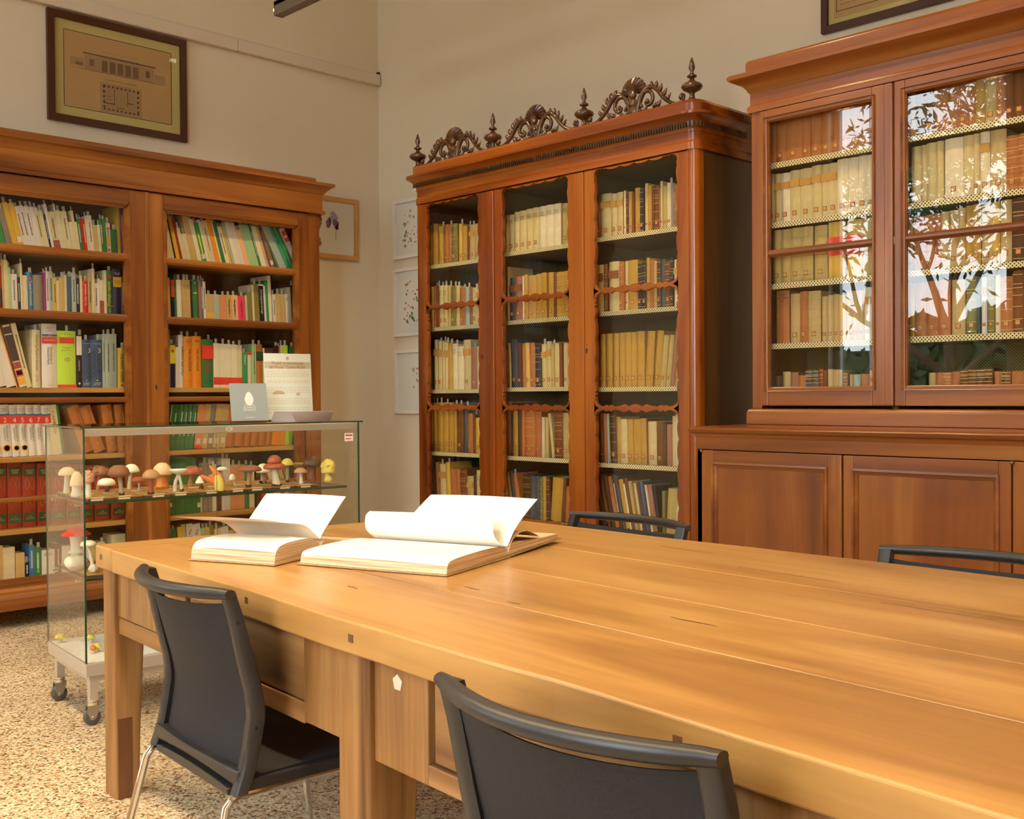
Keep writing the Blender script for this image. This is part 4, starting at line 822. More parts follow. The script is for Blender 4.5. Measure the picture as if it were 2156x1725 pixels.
row('M', 0, 2, ms[0][2], '903.4 911.5:604:t:s 917:602.5:e:f 922.5:602:x:f 931.4:601.7:v:f,t,s 940.3:601.2:v:f,t,s 947.6:601.5:V:f 959:603:O:f,s 966.3:601.5:v:f,b 977.7:605.7:e:f,s 986.2:604.5:u:f 992.7:604.5:M:b 1002:605.7:v:f,s 1012:600.4:v:T')
row('M', 0, 3, ms[0][3], '912.3 919.6:715.6:v:T,s 929:719:v:f,T,s _931 935.5:719:v:f,T 942:720.8:v:f,T 950.5:722.5:T:f 961.4:724:W:f,t 974.8:729:W:t 989.8:715.6:v:T,s 1004.5:731:M:f,s 1007:729:v 1012:730:u:f')
row('M', 0, 4, ms[0][4], '903 910.3:848.7:T:f,b,s 917.6:848.7:T:f,b,s 930.6:847.9:T:f,s 942:848:T:f,s 951.7:848:T:s _953.7 959.8:854:T:f,s _961 974.4:852:x:f,s 983.3:856:j:f 994.3:870.6:e:b,s 999.6:872:x:f 1011:880:y:s')
row('M', 0, 5, ms[0][5], '902.5 908:975:d 913:976:j:f 918:990:d 924.8:973.7:e 938.7:977:v:f,T 947.4:974:y:f,b 959.6:987.6:e:b 968.3:987.6:e:b 983.3:988:x:z 996.5:1003:t:T 1002.7:1003:d 1012.5:991:v:t', (-.05, -.01))
row('M', 1, 1, ms[1][1], '1061 1070:452.9:v:s,t 1080.6:452:v:s,t 1091.3:446.4:v:s,t 1105.7:443.6:v:s,t 1119:440:v:s,t 1133:437:v:s,t 1147:434.3:W:t 1163.6:431.5:W:t 1179:428.8:W:t _1181.7 1195:427.8:V:t,s 1202:427:v:t')
row('M', 1, 2, ms[1][2], '1067.5 1071.5:562:t 1083.3:585:j:K,s 1098.7:582.5:M:K,s 1102:581:W 1109.3:578.4:T:s 1126:580:T:s 1136.9:576.8:T:s 1148:574.3:T:s _1151.9 1163:573.5:T:s 1170:574:x 1186.4:572.7:T:z 1200:570.3:T:z,s')
row('M', 1, 3, ms[1][3], '1061.8 1065.4:731.4:s 1071:737:x:s 1075.2:722.5:t 1089:715:j:s 1098:722.5:d:s 1105:723:e:s 1114:721.7:y:s 1125:721.7:e:s _1126 1138.5:727:k:z,s 1148.6:725:v:f,T,s 1159:719:v:T,s 1165:725:t:f,s 1176.6:722.5:v:s 1183:722:x _1183.5 1192.9:722:v:s 1200:725:t', (-.03, 0))
row('M', 1, 4, ms[1][4], '1062.6 1075.2:845.6:M 1077.5:850:d 1088.3:854:T:b,s 1096.5:862:d 1103:858:e 1124.8:858:e:z,s 1137.8:856:e:b,s _1139.5 1145.6:878.7:c 1152.6:879:V _1160 1165.4:870.9:v:L-.09 1183.9:869:x:z,s 1197.5:870:t:b,s')
row('M', 1, 5, ms[1][5], '1060.5 1067.9:985.4:x:b,L-.03 1073.5:994:v:L-.11 1081.7:993.5:V:L-.1 1089:992:j:L-.12 1098.7:996.8:e:b,f,L-.14 1115:1000:d:z 1125.5:1002.5:j 1134.4:1004:j 1141.7:1005:O:z 1148.2:1004:T:b 1156.8:1005:d:z 1179:1005:T:L.06 1186:1008:x:L.06 1197:1024:e:L.06')
row('M', 2, 1, ms[2][1], '1257 1264:411:x:s 1284.7:408:v:T,s 1297:408:v:T,s 1310.7:404.4:v:T,s 1313:402:R 1316.8:401.7:W:s 1321.7:400:d:z,s 1329.6:403.5:T:s 1334:404:x 1344.6:395.5:T:s 1353.8:399:k:z,s _1356 1362.3:386:v:s 1371:391:T:s 1376:391:x 1386.9:390:x:z,s 1389:396:e 1394:381.5:v:s 1402.8:392:V:s 1411:384.5:W:f,s 1418.6:385:q 1426.5:386.7:e:z,s')
row('M', 2, 2, ms[2][2], '1255 1269.7:558:V:K 1277.6:556.4:x:z _1280.7 1301.8:551:v:K 1312.4:551:e:z,s _1315.5 1320.8:549.8:v:s 1340.2:547.6:T:s 1349.4:555.6:k:z,s 1358.7:553:k:z,s _1359.5 1367:543:T:b,s 1375.4:546.7:e:b,s 1381.6:549:t:b,s 1390.4:545:d:z,s 1399:546:j 1409.8:550:x:z,s 1416.9:543:k:z,s 1429:546:W:T')
row('M', 2, 3, ms[2][3], '1256.5 1260:695.9:x 1272.3:703.8:T:b,s _1274.5 1287.3:702.5:T:b,s _1290.5 1301.4:702:T:b,s 1312.9:701:T:b,s 1326:700:T:b,s 1338.4:699.4:T:b,s 1354.3:697.6:T:b,s _1355.6 1371:696.7:T:b,s,L.05 _1374 1387:695.9:T:b,s,L.07 1398.3:705.6:V:s,L.08 1408:705:V:s,L.09 1416.9:690:M:L.1 _1418.5 1427.4:700:V:s,L.1')
row('M', 2, 4, ms[2][4], '1254.7 1263.5:871:d:V,s 1271:871:x:s 1278.5:871:e:s 1283.3:872:u 1298.3:869.4:d:z,s 1305.8:878:T:s 1319.9:882.6:v:s 1331.8:883:T:s 1346.4:883:T:s 1360.4:881:T:s 1364:882:x 1381.4:888:v:s 1395.7:890.5:x:b,s 1401:892:d 1414:894:M 1421.7:876.4:v 1428:873:c', (-.04, 0))
row('M', 2, 5, ms[2][5], '1264 1276:997.6:d 1284:1000:x 1293:1002:d 1302:1003.8:e 1311:1000:d:V 1315:1002:j 1325:1010:T 1328.5:1020:C 1335:1008:x 1343:1014:V 1346.5:1018:M 1352:1018:v 1359:1016:d 1366:1015:b 1370:1020:d 1373:1022:C 1383:1021:M 1391:1024:k _1392.5 1399:1034.6:O:L0 _1400 1419:1028.5:V:L.05 1427:1040:c:L.06', (-.17, -.13))
rs = rshelf
row('R', 0, 1, rs[0][1], '1621 1631.7:222:e:s 1651.5:218:e:s 1686:212:e:s 1704.8:207:e:s 1726.7:202:e:s 1747.5:198:e:s 1768:194:e:s 1790:189:e:s 1812:185:e:s 1834:180:e:s')
row('R', 0, 2, rs[0][2], '1622 1628.6:367:v:s 1642:366:v:T,s 1661:364:W:T,s 1682.9:358.6:v:T,s 1706.9:354.4:v:T,s 1727.7:348:v:T,s 1743.4:346:v:T,s 1761:343:v:T,s 1784:334.6:W:s 1805:331.4:W:s 1823.7:327:W:s 1838:326:W:s')
row('R', 0, 3, rs[0][3], '1625 1642:484.8:V:s,b 1662:483:V:s,b 1684:479.6:V:s,b 1710:477:V:s,b _1713 1740:474.4:V:s,b _1743 1777.8:467:y _1782 1811.5:461.8:y 1834:459:t:z', (0, 0), {5: band(.42, .74, 'redlab', 0, 1, 'title_label'), 6: band(.42, .74, 'redlab', 0, 1, 'title_label')})
row('R', 0, 4, rs[0][4], '1632.4 1660:611.7:e _1663 1682.7:618.6:t:b,s 1699.4:613.7:e:b,s 1726:612.7:t:b,s _1729 1740.8:624.5:t:s 1752.7:621.5:t:b,s 1764.5:619.6:t:b,s 1779.3:621:y:b,s 1793:612.7:t:s 1806:612:t:s 1816.7:611:t:s 1832.5:604.8:W:T,s', (0, 0),
    {0: many(tx('Linnaei\nGen. Plant.\nVII', 'h', .017, 'ink', .86, fit=.85), lab('patterned old volume inscribed Linnaei Gen. Plant. VII, fourth shelf, left door above counter'))})
row('R', 0, 5, rs[0][5], '1630 1642:800:d 1646:798:d _1646.5 1662:783:t 1678.7:785:M 1694.5:791:e 1710:780:j:z 1724:779:j:z 1732:777:R:z 1740:780:x _1741 1751.7:778:t 1770.4:779:t _1773 1783:785:M:z _1788 1794:808:t 1809:806:u _1811 1830:808:e 1839:780:e')
row('R', 1, 1, rs[1][1], '1908 1926:176:e 1946:172:x 1966:168:x:s 1979.5:166:e:s 1995:162:e:s 2016.8:158:e:s 2036:153:e:s 2051.8:150:e:s 2072:146:T:s 2096:141:t:s 2115:137:e:s 2134:133:x:s 2156:128:x:s 2178:124:x:s')
row('R', 1, 2, rs[1][2], '1917 1937.6:308.6:v 1949:305.5:v 1969:300.7:v 1985:297:v _1988 2027:290.5:W:s 2048.4:284.8:v:s 2061:281.4:v:s 2082:277:W:T,s _2083 2117:272.4:t:s 2143:285:e:b,z,s 2165:280:e:b,z,s 2188:276:e:b,s')
row('R', 1, 3, rs[1][3], '1912 1920:460:t:s 1935:457:e:s 1948:455:e:s 1966:452:e:s 1980:449:e:s 1996.7:446:t:s 2014.4:443:t:s 2030.9:438:t:s 2045:433:T:s 2063:430:T:s _2066 2088:428:t:s 2103.6:425:y:s _2105 2129:421:t:s _2131 2157:416:d:z,s 2180:410:e:s')
row('R', 1, 4, rs[1][4], '1912 1924:599:T _1926 1948:595.6:e:b,s 1973.6:592:e:b,s 1999:590:e:b,s _2003 2031:589:t:s _2033 2055.5:582.4:O:z,s 2062:583:j _2065 2076.5:583.5:w:T,s _2078.5 2092.6:578:O:z,s _2094.5 2105:579:W:s 2131:582.4:e:z,s 2154.5:569:x:z,s 2180:566:t:s')
row('R', 1, 5, rs[1][5], '1953.8 1968:800.5:t _1969 1984.6:790.6:e 2002:785:e:z 2018.8:783:e _2020 2037.5:779.6:x:z 2055:778:x:z 2072.7:777:x:z 2090:776:x:z _2092 2107:784:e 2127.8:783:x:z 2154:784:e 2175:783:e')
# ------------------------------------------------------------------ old work table
M['tabletop'] = wood('worn_tabletop', (0.30, 0.130, 0.030, 1), (0.66, 0.37, 0.115, 1), (0.53, 0.265, 0.070, 1), axis=1, rough=0.36, coat=0.15, scale=4.5, stretch=6, knots=0.3, fine=.35)
M['tableend'] = wood('worn_end_board', (0.28, 0.12, 0.028, 1), (0.62, 0.34, 0.10, 1), (0.50, 0.24, 0.065, 1), axis=0, rough=0.36, coat=0.15, scale=4.5, stretch=6, knots=0.3, fine=.35)
M['tableleg'] = wood('worn_pine_leg', (0.16, 0.055, 0.012, 1), (0.58, 0.31, 0.11, 1), (0.42, 0.19, 0.05, 1), axis=2, rough=0.5, coat=0.05, scale=8, knots=.8, fine=.6)
M['tableapron'] = wood('worn_pine_apron', (0.20, 0.075, 0.018, 1), (0.58, 0.33, 0.13, 1), (0.42, 0.20, 0.06, 1), axis=1, rough=0.5, coat=0.05, scale=5, knots=.7, fine=.55)
M['tabledark'] = wood('dark_patch_wood', (0.10, 0.035, 0.015, 1), (0.2, 0.08, 0.03, 1), axis=2, scale=8)
NL = on(2, .77, 200, 1147)
TR = -0.0805
table = thing('work_table', 'long worn pine table with drawers in the middle of the room', 'table', (NL[0], NL[1], 0), (0, 0, TR))
TT, TB = .77, .702
rnd = random.Random(5)
def wav(t, a): return a*(math.sin(t*5.1)+.6*math.sin(t*11.3+1)+.3*math.sin(t*23))
ys = [-k*.1 for k in range(36)]
def farx(y): return 1.340+(-y)*.060
seams = [0.0, .335, .652, 1.0]
for i in range(4):
    g = G(); n = len(ys)
    def xa(y, i=i): return (0.0+wav(y, .0035)) if i == 0 else seams[i]+.0012+(.02*(-y)*.0)
    def xb(y, i=i): return farx(y)+wav(y+2, .004) if i == 3 else seams[i+1]-.0012
    yy = [-.152]+[y for y in ys if y < -.16]
    tops = TT+(rnd.uniform(-.0012, .0012) if i else 0)
    A_ = [(xa(y), y) for y in yy]; B_ = [(xb(y), y) for y in yy]
    g.plate(A_, B_, TB, tops, axis=2)
    g.build('tabletop_plank', M['tabletop'], table, local=True, bevel=.005 if i in (0, 3) else .002, seg=3)
g = G().prism([(0.004, 0.0), (-.002, -.01), (0, -.150), (farx(0)+.012, -.150), (farx(0)+.006, -.105), (farx(0)-.006, -.098)], 2, TB, TT+.0005)
g.build('end_board', M['tableend'], table, local=True, bevel=.007, seg=3)
# knots, square peg holes, cracks and stains belong to the wood
for y, z in ((-.055, .738), (-1.02, .742), (-1.5, .735), (-2.36, .736)):
    x_p = wav(y, .0035)
    G().box(x_p-.0008, x_p+.004, y-.009, y+.009, z-.008, z+.008).build('peg_hole', M['tabledark'], table, local=True)
rnd = random.Random(3)
for (x, y, L2, w2) in ((.95, -.55, .22, .003), (1.02, -.66, .16, .002), (.9, -.35, .14, .002), (.33, -.62, .1, .0015), (.7, -.9, .2, .0015), (1.1, -1.6, .3, .0015), (.95, -2.1, .25, .0015), (1.2, -2.4, .3, .0015), (.5, -1.9, .12, .002), (.36, -1.55, .05, .003), (.4, -1.35, .06, .002), (.2, -1.15, .05, .002), (1.24, -1.2, .2, .0015)):
    p = [(x+rnd.uniform(-.0025, .0025)+.02*k/6*rnd.choice((-1, 1))*0, y-L2*k/6) for k in range(7)]
    A_ = [(a-w2*math.sin(PI*k/6)-.0002, b) for k, (a, b) in enumerate(p)]; B_ = [(a+w2*math.sin(PI*k/6)+.0002, b) for k, (a, b) in enumerate(p)]
    G().plate(A_, B_, TT+.0005, TT+.0012, axis=2).build('crack', M['tabledark'], table, local=True)
def leg(x0, y1, w=.092, taper=.02):
    g = G(); zs = [0, .2, .48, .7]; vs = []; wi = [w-taper, w-taper*.7, w, w]
    for z, q in zip(zs, wi): vs += [(x0, y1, z), (x0+q, y1, z), (x0+q, y1-w, z), (x0, y1-w, z)]
    fs = [(i*4+k, i*4+(k+1) % 4, i*4+4+(k+1) % 4, i*4+4+k) for i in range(3) for k in range(4)]+[(3, 2, 1, 0), (12, 13, 14, 15)]
    return g.add(vs, fs).build('leg', M['tableleg'], table, local=True, bevel=.005, seg=3)
l1 = leg(.022, -.003); leg(1.24, -.03); l2 = leg(.022, -1.407, .12); leg(1.30, -1.45, .1); leg(.03, -3.3); leg(1.38, -3.3)
# patched foot of the corner leg
G().box(.030, .0725, -.0968, -.06, 0, .245).build('foot_patch', M['tabledark'], l1, local=True)
g = G(); ap0, ap1 = .505, TB
def board(y0, y1, z0, z1, x=.036, m='tableapron', nm_='apron_board', b=.003): return G().box(x, x+.025, y1, y0, z0, z1).build(nm_, M[m], table, local=True, bevel=b)
board(-.095, -.42, .558, ap1, .034, 'tableleg'); board(-.42, -.60, .558, ap1, .034, 'tableleg'); board(-.095, -.62, ap0, .555, .036)
board(-.62, -1.24, .545, ap1, .038); board(-1.24, -1.407, .50, ap1, .034, 'tableleg'); board(-.62, -1.24, .495, .542, .034)
board(-1.527, -1.712, .487, ap1, .034, 'tableleg'); board(-1.712, -2.6, .487, .527, .034); board(-2.42, -2.6, .527, ap1, .034, 'tableleg')
d_ = G().box(.040, .062, -2.414, -1.726, .532, .694).build('drawer', M['tableapron'], table, local=True, bevel=.003)
G().ball((.030, -2.07, .61), .016).build('drawer_knob', M['tabledark'], d_, local=True, smooth=True)
G().box(.062, .07, -3.3, -.09, .5, TB).build('apron_back', M['tabledark'], table, local=True)
board(-2.6, -3.3, .487, ap1, .036)
G().box(.11, 1.27, -.075, -.05, ap0, ap1).build('apron_board', M['tableapron'], table, local=True)
G().box(1.31, 1.335, -3.3, -.12, ap0, ap1).build('apron_board', M['tableapron'], table, local=True)
G().prism([(-1.613+.017*math.cos(a), .662+.017*math.sin(a)) for a in [PI/2+k*2*PI/5 for k in range(5)]], 0, .0325, .0345).build('old_sticker', plain('pale_sticker', (.7, .55, .4, 1), .8), table, local=True)
G().box(.0325, .0345, -1.6, -1.575, .69, .70).build('old_sticker', M['paper'], table, local=True)
# ------------------------------------------------------------------ chairs
UP = [(.81, .0), (.745, .02), (.637, .045), (.58, .060), (.527, .067), (.467, .057), (.407, .044), (.36, .025)]
def upx(z): return interp([a for a, _ in UP][::-1], [b for _, b in UP][::-1], z)
def chair(name_label, loc, rz, w=.48, group='dark office chairs around the table'):
    """faces local +x; y across; origin on the floor under the top rail's ends"""
    r_ = thing('stacking_chair', name_label, 'chair', loc, (0, 0, rz), group)
    hw = w/2; bul = lambda y, z: -.070*(1-(y/hw)**2)*(.35+.65*max(0, min(1, (z-.40)/.4)))
    zs = np.linspace(.36, .80, 23)
    for s in (1, -1):
        vs = []; fs = []
        for z in zs:
            x = upx(z); d0 = .026+.012*(1-abs(z-.5)/.4)
            for dx, dyy in ((-.5*d0, hw), (-.30*d0, hw+.006), (.35*d0, hw+.006), (.5*d0, hw-.002), (.5*d0, hw-.028), (-.35*d0, hw-.030), (-.5*d0, hw-.022)): vs.append((x+dx, s*dyy, z))
        k = 7; n = len(zs)
        fs = [(i*k+j, i*k+(j+1) % k, (i+1)*k+(j+1) % k, (i+1)*k+j) for i in range(n-1) for j in range(k)]+[tuple(range(k)), tuple((n-1)*k+j for j in range(k))]
        g = G().add(vs, fs); u = g.build('back_upright', M['plastic'], r_, local=True, smooth=True, angle=50)
        g = G()
        for zz in (.735, .50): g.lathe([(.003, 0), (.003, .002)], (upx(zz)-.005, s*(hw+.006)-.001, zz), 8, axis=1)
        g.build('screw', M['black'], u, local=True)
    # top rail, bowed backwards
    yy = np.linspace(-hw-.008, hw+.008, 25); vs = []; k = 10
    for y in yy:
        b_ = -.070*(1-min(1, (y/hw)**2)); e = 1-.25*(abs(y)/hw)**6
        for a in range(k):
            an = 2*PI*a/k; vs.append((b_+.0+.018*math.cos(an)*e, y, .800+.015*math.sin(an)*(1.15 if math.sin(an) < 0 else .8)*e))
    n = len(yy); fs = [(i*k+j, i*k+(j+1) % k, (i+1)*k+(j+1) % k, (i+1)*k+j) for i in range(n-1) for j in range(k)]+[tuple(range(k)), tuple((n-1)*k+j for j in range(k))]
    G().add(vs, fs).build('top_rail', M['plastic'], r_, local=True, smooth=True, angle=60)
    # mesh back, hanging a little below the rail
    ny, nz = 15, 15; vs = []; yl = np.linspace(-hw+.018, hw-.018, ny)
    for i in range(nz):
        for y in yl:
            ztop = .785-.022*(1-(y/hw)**2)**.5; z = .405+(ztop-.405)*i/(nz-1); vs.append((upx(z)+.004+bul(y, z)*.9, y, z))
    vs2 = [(x+.004, y, z) for x, y, z in vs]; N2 = len(vs)
    fs = [(i*ny+j, i*ny+j+1, (i+1)*ny+j+1, (i+1)*ny+j) for i in range(nz-1) for j in range(ny-1)]
    fs2 = [tuple(q+N2 for q in f)[::-1] for f in fs]
    G().add(vs+vs2, fs+fs2).build('mesh_back', M['mesh'], r_, local=True, smooth=True)
    # lower cross bars
    vs = []; k = 4; yy = np.linspace(-hw+.006, hw-.006, 21)
    for y in yy:
        t = 1-(y/hw)**2; b_ = bul(y, .40)*.9; h0, h1 = .372+.018*t, .398+.0*t
        for dx, z in ((-.018, h0), (-.018, h1+.012), (.012, h1+.014), (.012, h0)): vs.append((upx(.39)+dx+b_*.5, y, z))
    n = len(yy); F4 = [(i*k+j, i*k+(j+1) % k, (i+1)*k+(j+1) % k, (i+1)*k+j) for i in range(n-1) for j in range(k)]+[tuple(range(k)), tuple((n-1)*k+j for j in range(k))]
    G().add(vs, F4).build('cross_bar', M['plastic'], r_, local=True, bevel=.004, smooth=True, angle=50)
    vs = []
    for y in yy:
        t = 1-(y/hw)**2
        for dx, z in ((-.014, .350), (-.016, .366+.008*t), (.010, .366+.008*t), (.010, .350)): vs.append((upx(.36)+dx, y*.86, z))
    G().add(vs, F4).build('seat_back_rail', M['plastic'], r_, local=True, bevel=.003, smooth=True, angle=50)
    # seat
    g = G()
    sx = np.linspace(.03, .46, 9); vs = []
    for x in sx:
        for y in np.linspace(-hw+.012, hw-.012, 9): vs.append((x, y, .392-.016*(1-(y/hw)**2)-.02*max(0, (x-.40)/.06)**2+.010*(x-.03)/.4))
    fs = [(i*9+j, i*9+j+1, (i+1)*9+j+1, (i+1)*9+j) for i in range(8) for j in range(8)]
    vs2 = [(x, y, z-.012) for x, y, z in vs]; fs2 = [tuple(q+81 for q in f)[::-1] for f in fs]
    rim = [i for i in range(9)]+[i*9+8 for i in range(1, 9)]+[80-i for i in range(1, 9)]+[(8-i)*9 for i in range(1, 8)]
    fs3 = [(rim[i], rim[(i+1) % len(rim)], rim[(i+1) % len(rim)]+81, rim[i]+81) for i in range(len(rim))]
    g.add(vs+vs2, fs+fs2+fs3).build('seat', M['mesh'], r_, local=True, smooth=True, angle=40)
    g = G(); P = [(.03, hw), (.44, hw), (.47, hw-.03), (.47, -hw+.03), (.44, -hw), (.03, -hw)]
    Q = [(.05, hw-.02), (.43, hw-.02), (.45, hw-.035), (.45, -hw+.035), (.43, -hw+.02), (.05, -hw+.02)]
    g.plate([p for p in P], [q for q in Q], .362, .388, axis=2); g.build('seat_frame', M['plastic'], r_, local=True, bevel=.004)
    for s in (1, -1):
        q = s*(hw-.012); pts = [(-.085, s*(hw+.02), .0), (-.06, s*(hw+.015), .10), (-.005, q, .335)]
        pts += [(.01, q, .352), (.03, q, .357), (.37, q, .357), (.40, q, .352), (.415, q, .335), (.45, s*(hw-.0), .10), (.462, s*(hw+.005), .0)]
        g = G().tube(pts, .0095, 10); lo = g.build('leg_frame', M['chrome'], r_, local=True, smooth=True)
    return r_
c1x = on(1, 2.31, 390, 1240)[0]
chair('dark mesh-backed chair beside the table corner, seen from behind', (1.195, 2.305, 0), TR*1.0, .475)
chair('dark mesh-backed chair nearest the viewer, pushed against the table drawer', (1.040, .967, 0), -.01, .490)
P1, P2_ = on(2, .808, 1207, 1078), on(2, .808, 1445, 1105)
m_ = (P1+P2_)/2; chair('dark chair across the table before the carved bookcase', (m_[0], m_[1], 0), PI-.11, .535)
P1 = on(2, .808, 1860, 1148); chair('dark chair across the table before the panelled counter', (P1[0]-.0, P1[1]-.27, 0), PI+.02, .535)
# ------------------------------------------------------------------ showcase on castors
ca = math.radians(6); PC0 = np.array([1.645, 3.93, 0]); U3 = np.array([math.cos(ca), -math.sin(ca), 0]); V3 = np.array([math.sin(ca), math.cos(ca), 0])
CW, CD, CZ0, CZ1 = 1.165, .49, .237, 1.108
case = thing('glass_showcase', 'glass showcase on castors holding rows of mushroom models', 'showcase', tuple(PC0), (0, 0, -ca))
B = lambda nm_, mat, *b, par=case, **k: G().box(*b).build(nm_, M[mat], par, local=True, **k)
B('bottom_frame', 'alu', 0, CW, 0, CD, .19, .237, bevel=.003); B('lower_frame', 'alu', .02, CW-.02, .02, CD-.02, .165, .19)
B('case_floor', 'paper', .012, CW-.012, .012, CD-.012, .237, .240)
g = G(); w = .006
pf = B('front_glass', 'glass_case', .002, CW*.47+.02, 0.0, .004, .24, CZ1-.004); B('front_glass', 'glass_case', CW*.47-.03, CW-.002, .010, .014, .24, CZ1-.004)
B('back_glass', 'glass_case', .002, CW-.002, CD-.005, CD-.001, .24, CZ1-.004); B('side_glass', 'glass_case', 0, .005, .004, CD-.004, .24, CZ1-.004); B('side_glass', 'glass_case', CW-.005, CW, .004, CD-.004, .24, CZ1-.004)
B('top_glass', 'glass_case', -.012, CW+.012, -.012, CD+.012, CZ1, CZ1+.007)
g = G()
for a, b_ in ((-.0008, .0058), (CW-.0058, CW+.0008)):
    g.box(a, b_, -.0012, .003, .24, CZ1)
    g.box(a, b_, CD-.002, CD+.0008, .24, CZ1)
g.box(-.013, CW+.013, -.0135, -.0118, CZ1+.0005, CZ1+.0065); g.box(-.0135, -.0118, -.013, CD+.013, CZ1+.0005, CZ1+.0065); g.box(CW+.0118, CW+.0135, -.013, CD+.013, CZ1+.0005, CZ1+.0065)
g.build('glass_edge', M['glass_edge'], case, local=True)
rail = B('top_rail', 'alu', .008, CW-.006, .016, .032, CZ1-.030, CZ1-.001, bevel=.002)
G().box(CW*.47-.028, CW*.47-.027, .0145, .0155, .24, CZ1-.03).build('glass_edge', M['glass_edge'], case, local=True)
G().prism([(.575+.016*math.cos(a), CZ1-.015+.009*math.sin(a)) for a in [k*PI/8 for k in range(16)]], 1, .0145, .016).build('number_sticker', M['paper'], rail, local=True)
text('51', .012, M['ink'], rail, (.575, .0138, CZ1-.015), 'h')
stk = B('price_sticker', 'paper', CW-.072, CW-.030, -.0012, -.0002, 1.028, 1.062)
G().box(CW-.068, CW-.034, -.0018, -.0010, 1.050, 1.056).build('printed_line', M['inkred'], stk, local=True); G().box(CW-.068, CW-.040, -.0018, -.0010, 1.036, 1.040).build('printed_line', M['inkred'], stk, local=True)
ZS = {1: .835, 2: .55}
for k, z in ZS.items():
    o = B('glass_shelf', 'glass_case', .012, CW-.052, .02, CD-.05, z-.010, z, bevel=0)
    G().box(.012, CW-.052, .0185, .0205, z-.0098, z-.0002).build('glass_edge', M['glass_edge'], o, local=True); G().box(CW-.0525, CW-.0505, .02, CD-.05, z-.0098, z-.0002).build('glass_edge', M['glass_edge'], o, local=True)
    for u_ in (-.004, CW-.048):
        for v_ in (.10, .40):
            G().lathe([(.002, 0), (.006, .002), (.006, .008), (.004, .010), (.004, .022)], (u_, v_, z-.016), 10, axis=0).build('shelf_stud', M['chrome'], case, local=True, smooth=True)
for u_, v_ in ((.035, .035), (CW-.035, .035), (.035, CD-.035), (CW-.035, CD-.035)):
    G().box(u_-.016, u_+.016, v_-.016, v_+.016, .095, .168).build('post', M['alu'], case, local=True, bevel=.002)
    g = G().lathe([(.012, .074), (.020, .077), (.020, .086), (.016, .088), (.020, .09), (.020, .096), (.01, .098)], (u_, v_, 0), 16)
    ct = g.build('castor', M['chrome'], case, local=True, smooth=True, angle=50)
    g = G(); 
    for s in (-1, 1):
        g.prism([(u_-.022, .076), (u_+.022, .076), (u_+.016, .05), (u_+.006, .026), (u_-.014, .026), (u_-.024, .05)], 1, v_+s*.015-.0015, v_+s*.015+.0015)
    g.box(u_-.022, u_+.022, v_-.015, v_+.015, .073, .077); g.build('castor_fork', M['steel'], ct, local=True)
    G().lathe([(.010, -.011), (.026, -.011), (.031, -.007), (.031, .007), (.026, .011), (.010, .011)], (u_-.004, v_, .031), 20, axis=1).build('wheel', M['rubber'], ct, local=True, smooth=True, angle=40)
    G().lathe([(.004, -.018), (.011, -.0125), (.011, .0125), (.004, .018)], (u_-.004, v_, .031), 12, axis=1).build('hub', M['steel'], ct, local=True, smooth=True)
# on top: brochure in a stand, notice in a holder, a fan of brochures
def W3(u, v, z): return tuple(PC0+U3*u+V3*v+np.array([0, 0, z]))
M['bluegrey'] = plain('blue_grey_card', (0.30, 0.34, 0.33, 1), .5); M['pinkish'] = plain('pinkish_paper_edge', (0.6, 0.42, 0.38, 1), .8); M['acrylic'] = glass('acrylic', gain=1.2)
M['beigeband'] = plain('beige_print', (0.62, 0.55, 0.42, 1), .8); M['faint'] = plain('faint_print', (0.72, 0.55, 0.42, 1), .8); M['redprint'] = plain('mushroom_print', (0.75, 0.42, 0.33, 1), .8)
ub = hit(488, 880, PC0+V3*.2, V3); pb = hit(526, 880, PC0+V3*.20, V3)
q0, q1 = [float((hit(x, 875, PC0+V3*.20, V3)-PC0)@U3) for x in (488, 566)]
bh = float(hit(526, 808, PC0+V3*.2, V3)[2])-CZ1-.012
br = thing('brochure', 'square grey-blue brochure with white drop emblem propped on the showcase', 'brochure', W3((q0+q1)/2, .20, CZ1+.012), (-.16, 0, -ca))
hw = (q1-q0)/2
G().box(-hw, hw, -.0015, .0015, 0, bh*1.02).build('cover', M['bluegrey'], br, local=True); G().box(-hw+.002, hw, .0016, .0035, 0, bh*1.02).build('pages', M['pinkish'], br, local=True)
em = G().prism([(.020*math.sin(a)*(1-.35*max(0, math.cos(a))), bh*.60+.030*math.cos(a)) for a in [k*2*PI/24 for k in range(24)]], 1, -.0022, -.0015).build('drop_emblem', M['inkw'], br, local=True)
text('ORTO\nBOTANICO\nDI LUCCA' if False else 'COMUNE\nBOTANICO\nBOTANICO', .012, M['inkw'], br, (0, -.0022, bh*.36), 'h', fit=.055)
G().box(-.02, .02, -.0022, -.0015, bh*.085, bh*.095).build('printed_line', M['inkw'], br, local=True)
st = thing('acrylic_stand', 'clear acrylic stand under the grey-blue brochure', 'stand', W3((q0+q1)/2, .20, CZ1+.007), (0, 0, -ca))
g = G(); g.box(-hw*.7, hw*.7, -.03, .05, 0, .003); g.box(-hw*.7, hw*.7, -.03, -.027, 0, .012); g.build('base', M['acrylic'], st, local=True); G().prism([(.01, .003), (.013, .003), (.034, .11), (.031, .11)], 0, -hw*.7, hw*.7).build('back_plate', M['acrylic'], st, local=True)
e0, e1 = [float((hit(x, 800, PC0+V3*.30, V3)-PC0)@U3) for x in (560, 659)]; zh = float(hit(610, 744, PC0+V3*.3, V3)[2]); hw = (e1-e0)/2; hh = zh-CZ1-.012
no = thing('notice_holder', 'white printed notice in a clear holder standing on the showcase', 'notice', W3((e0+e1)/2, .30, CZ1+.007), (-.08, 0, -ca))
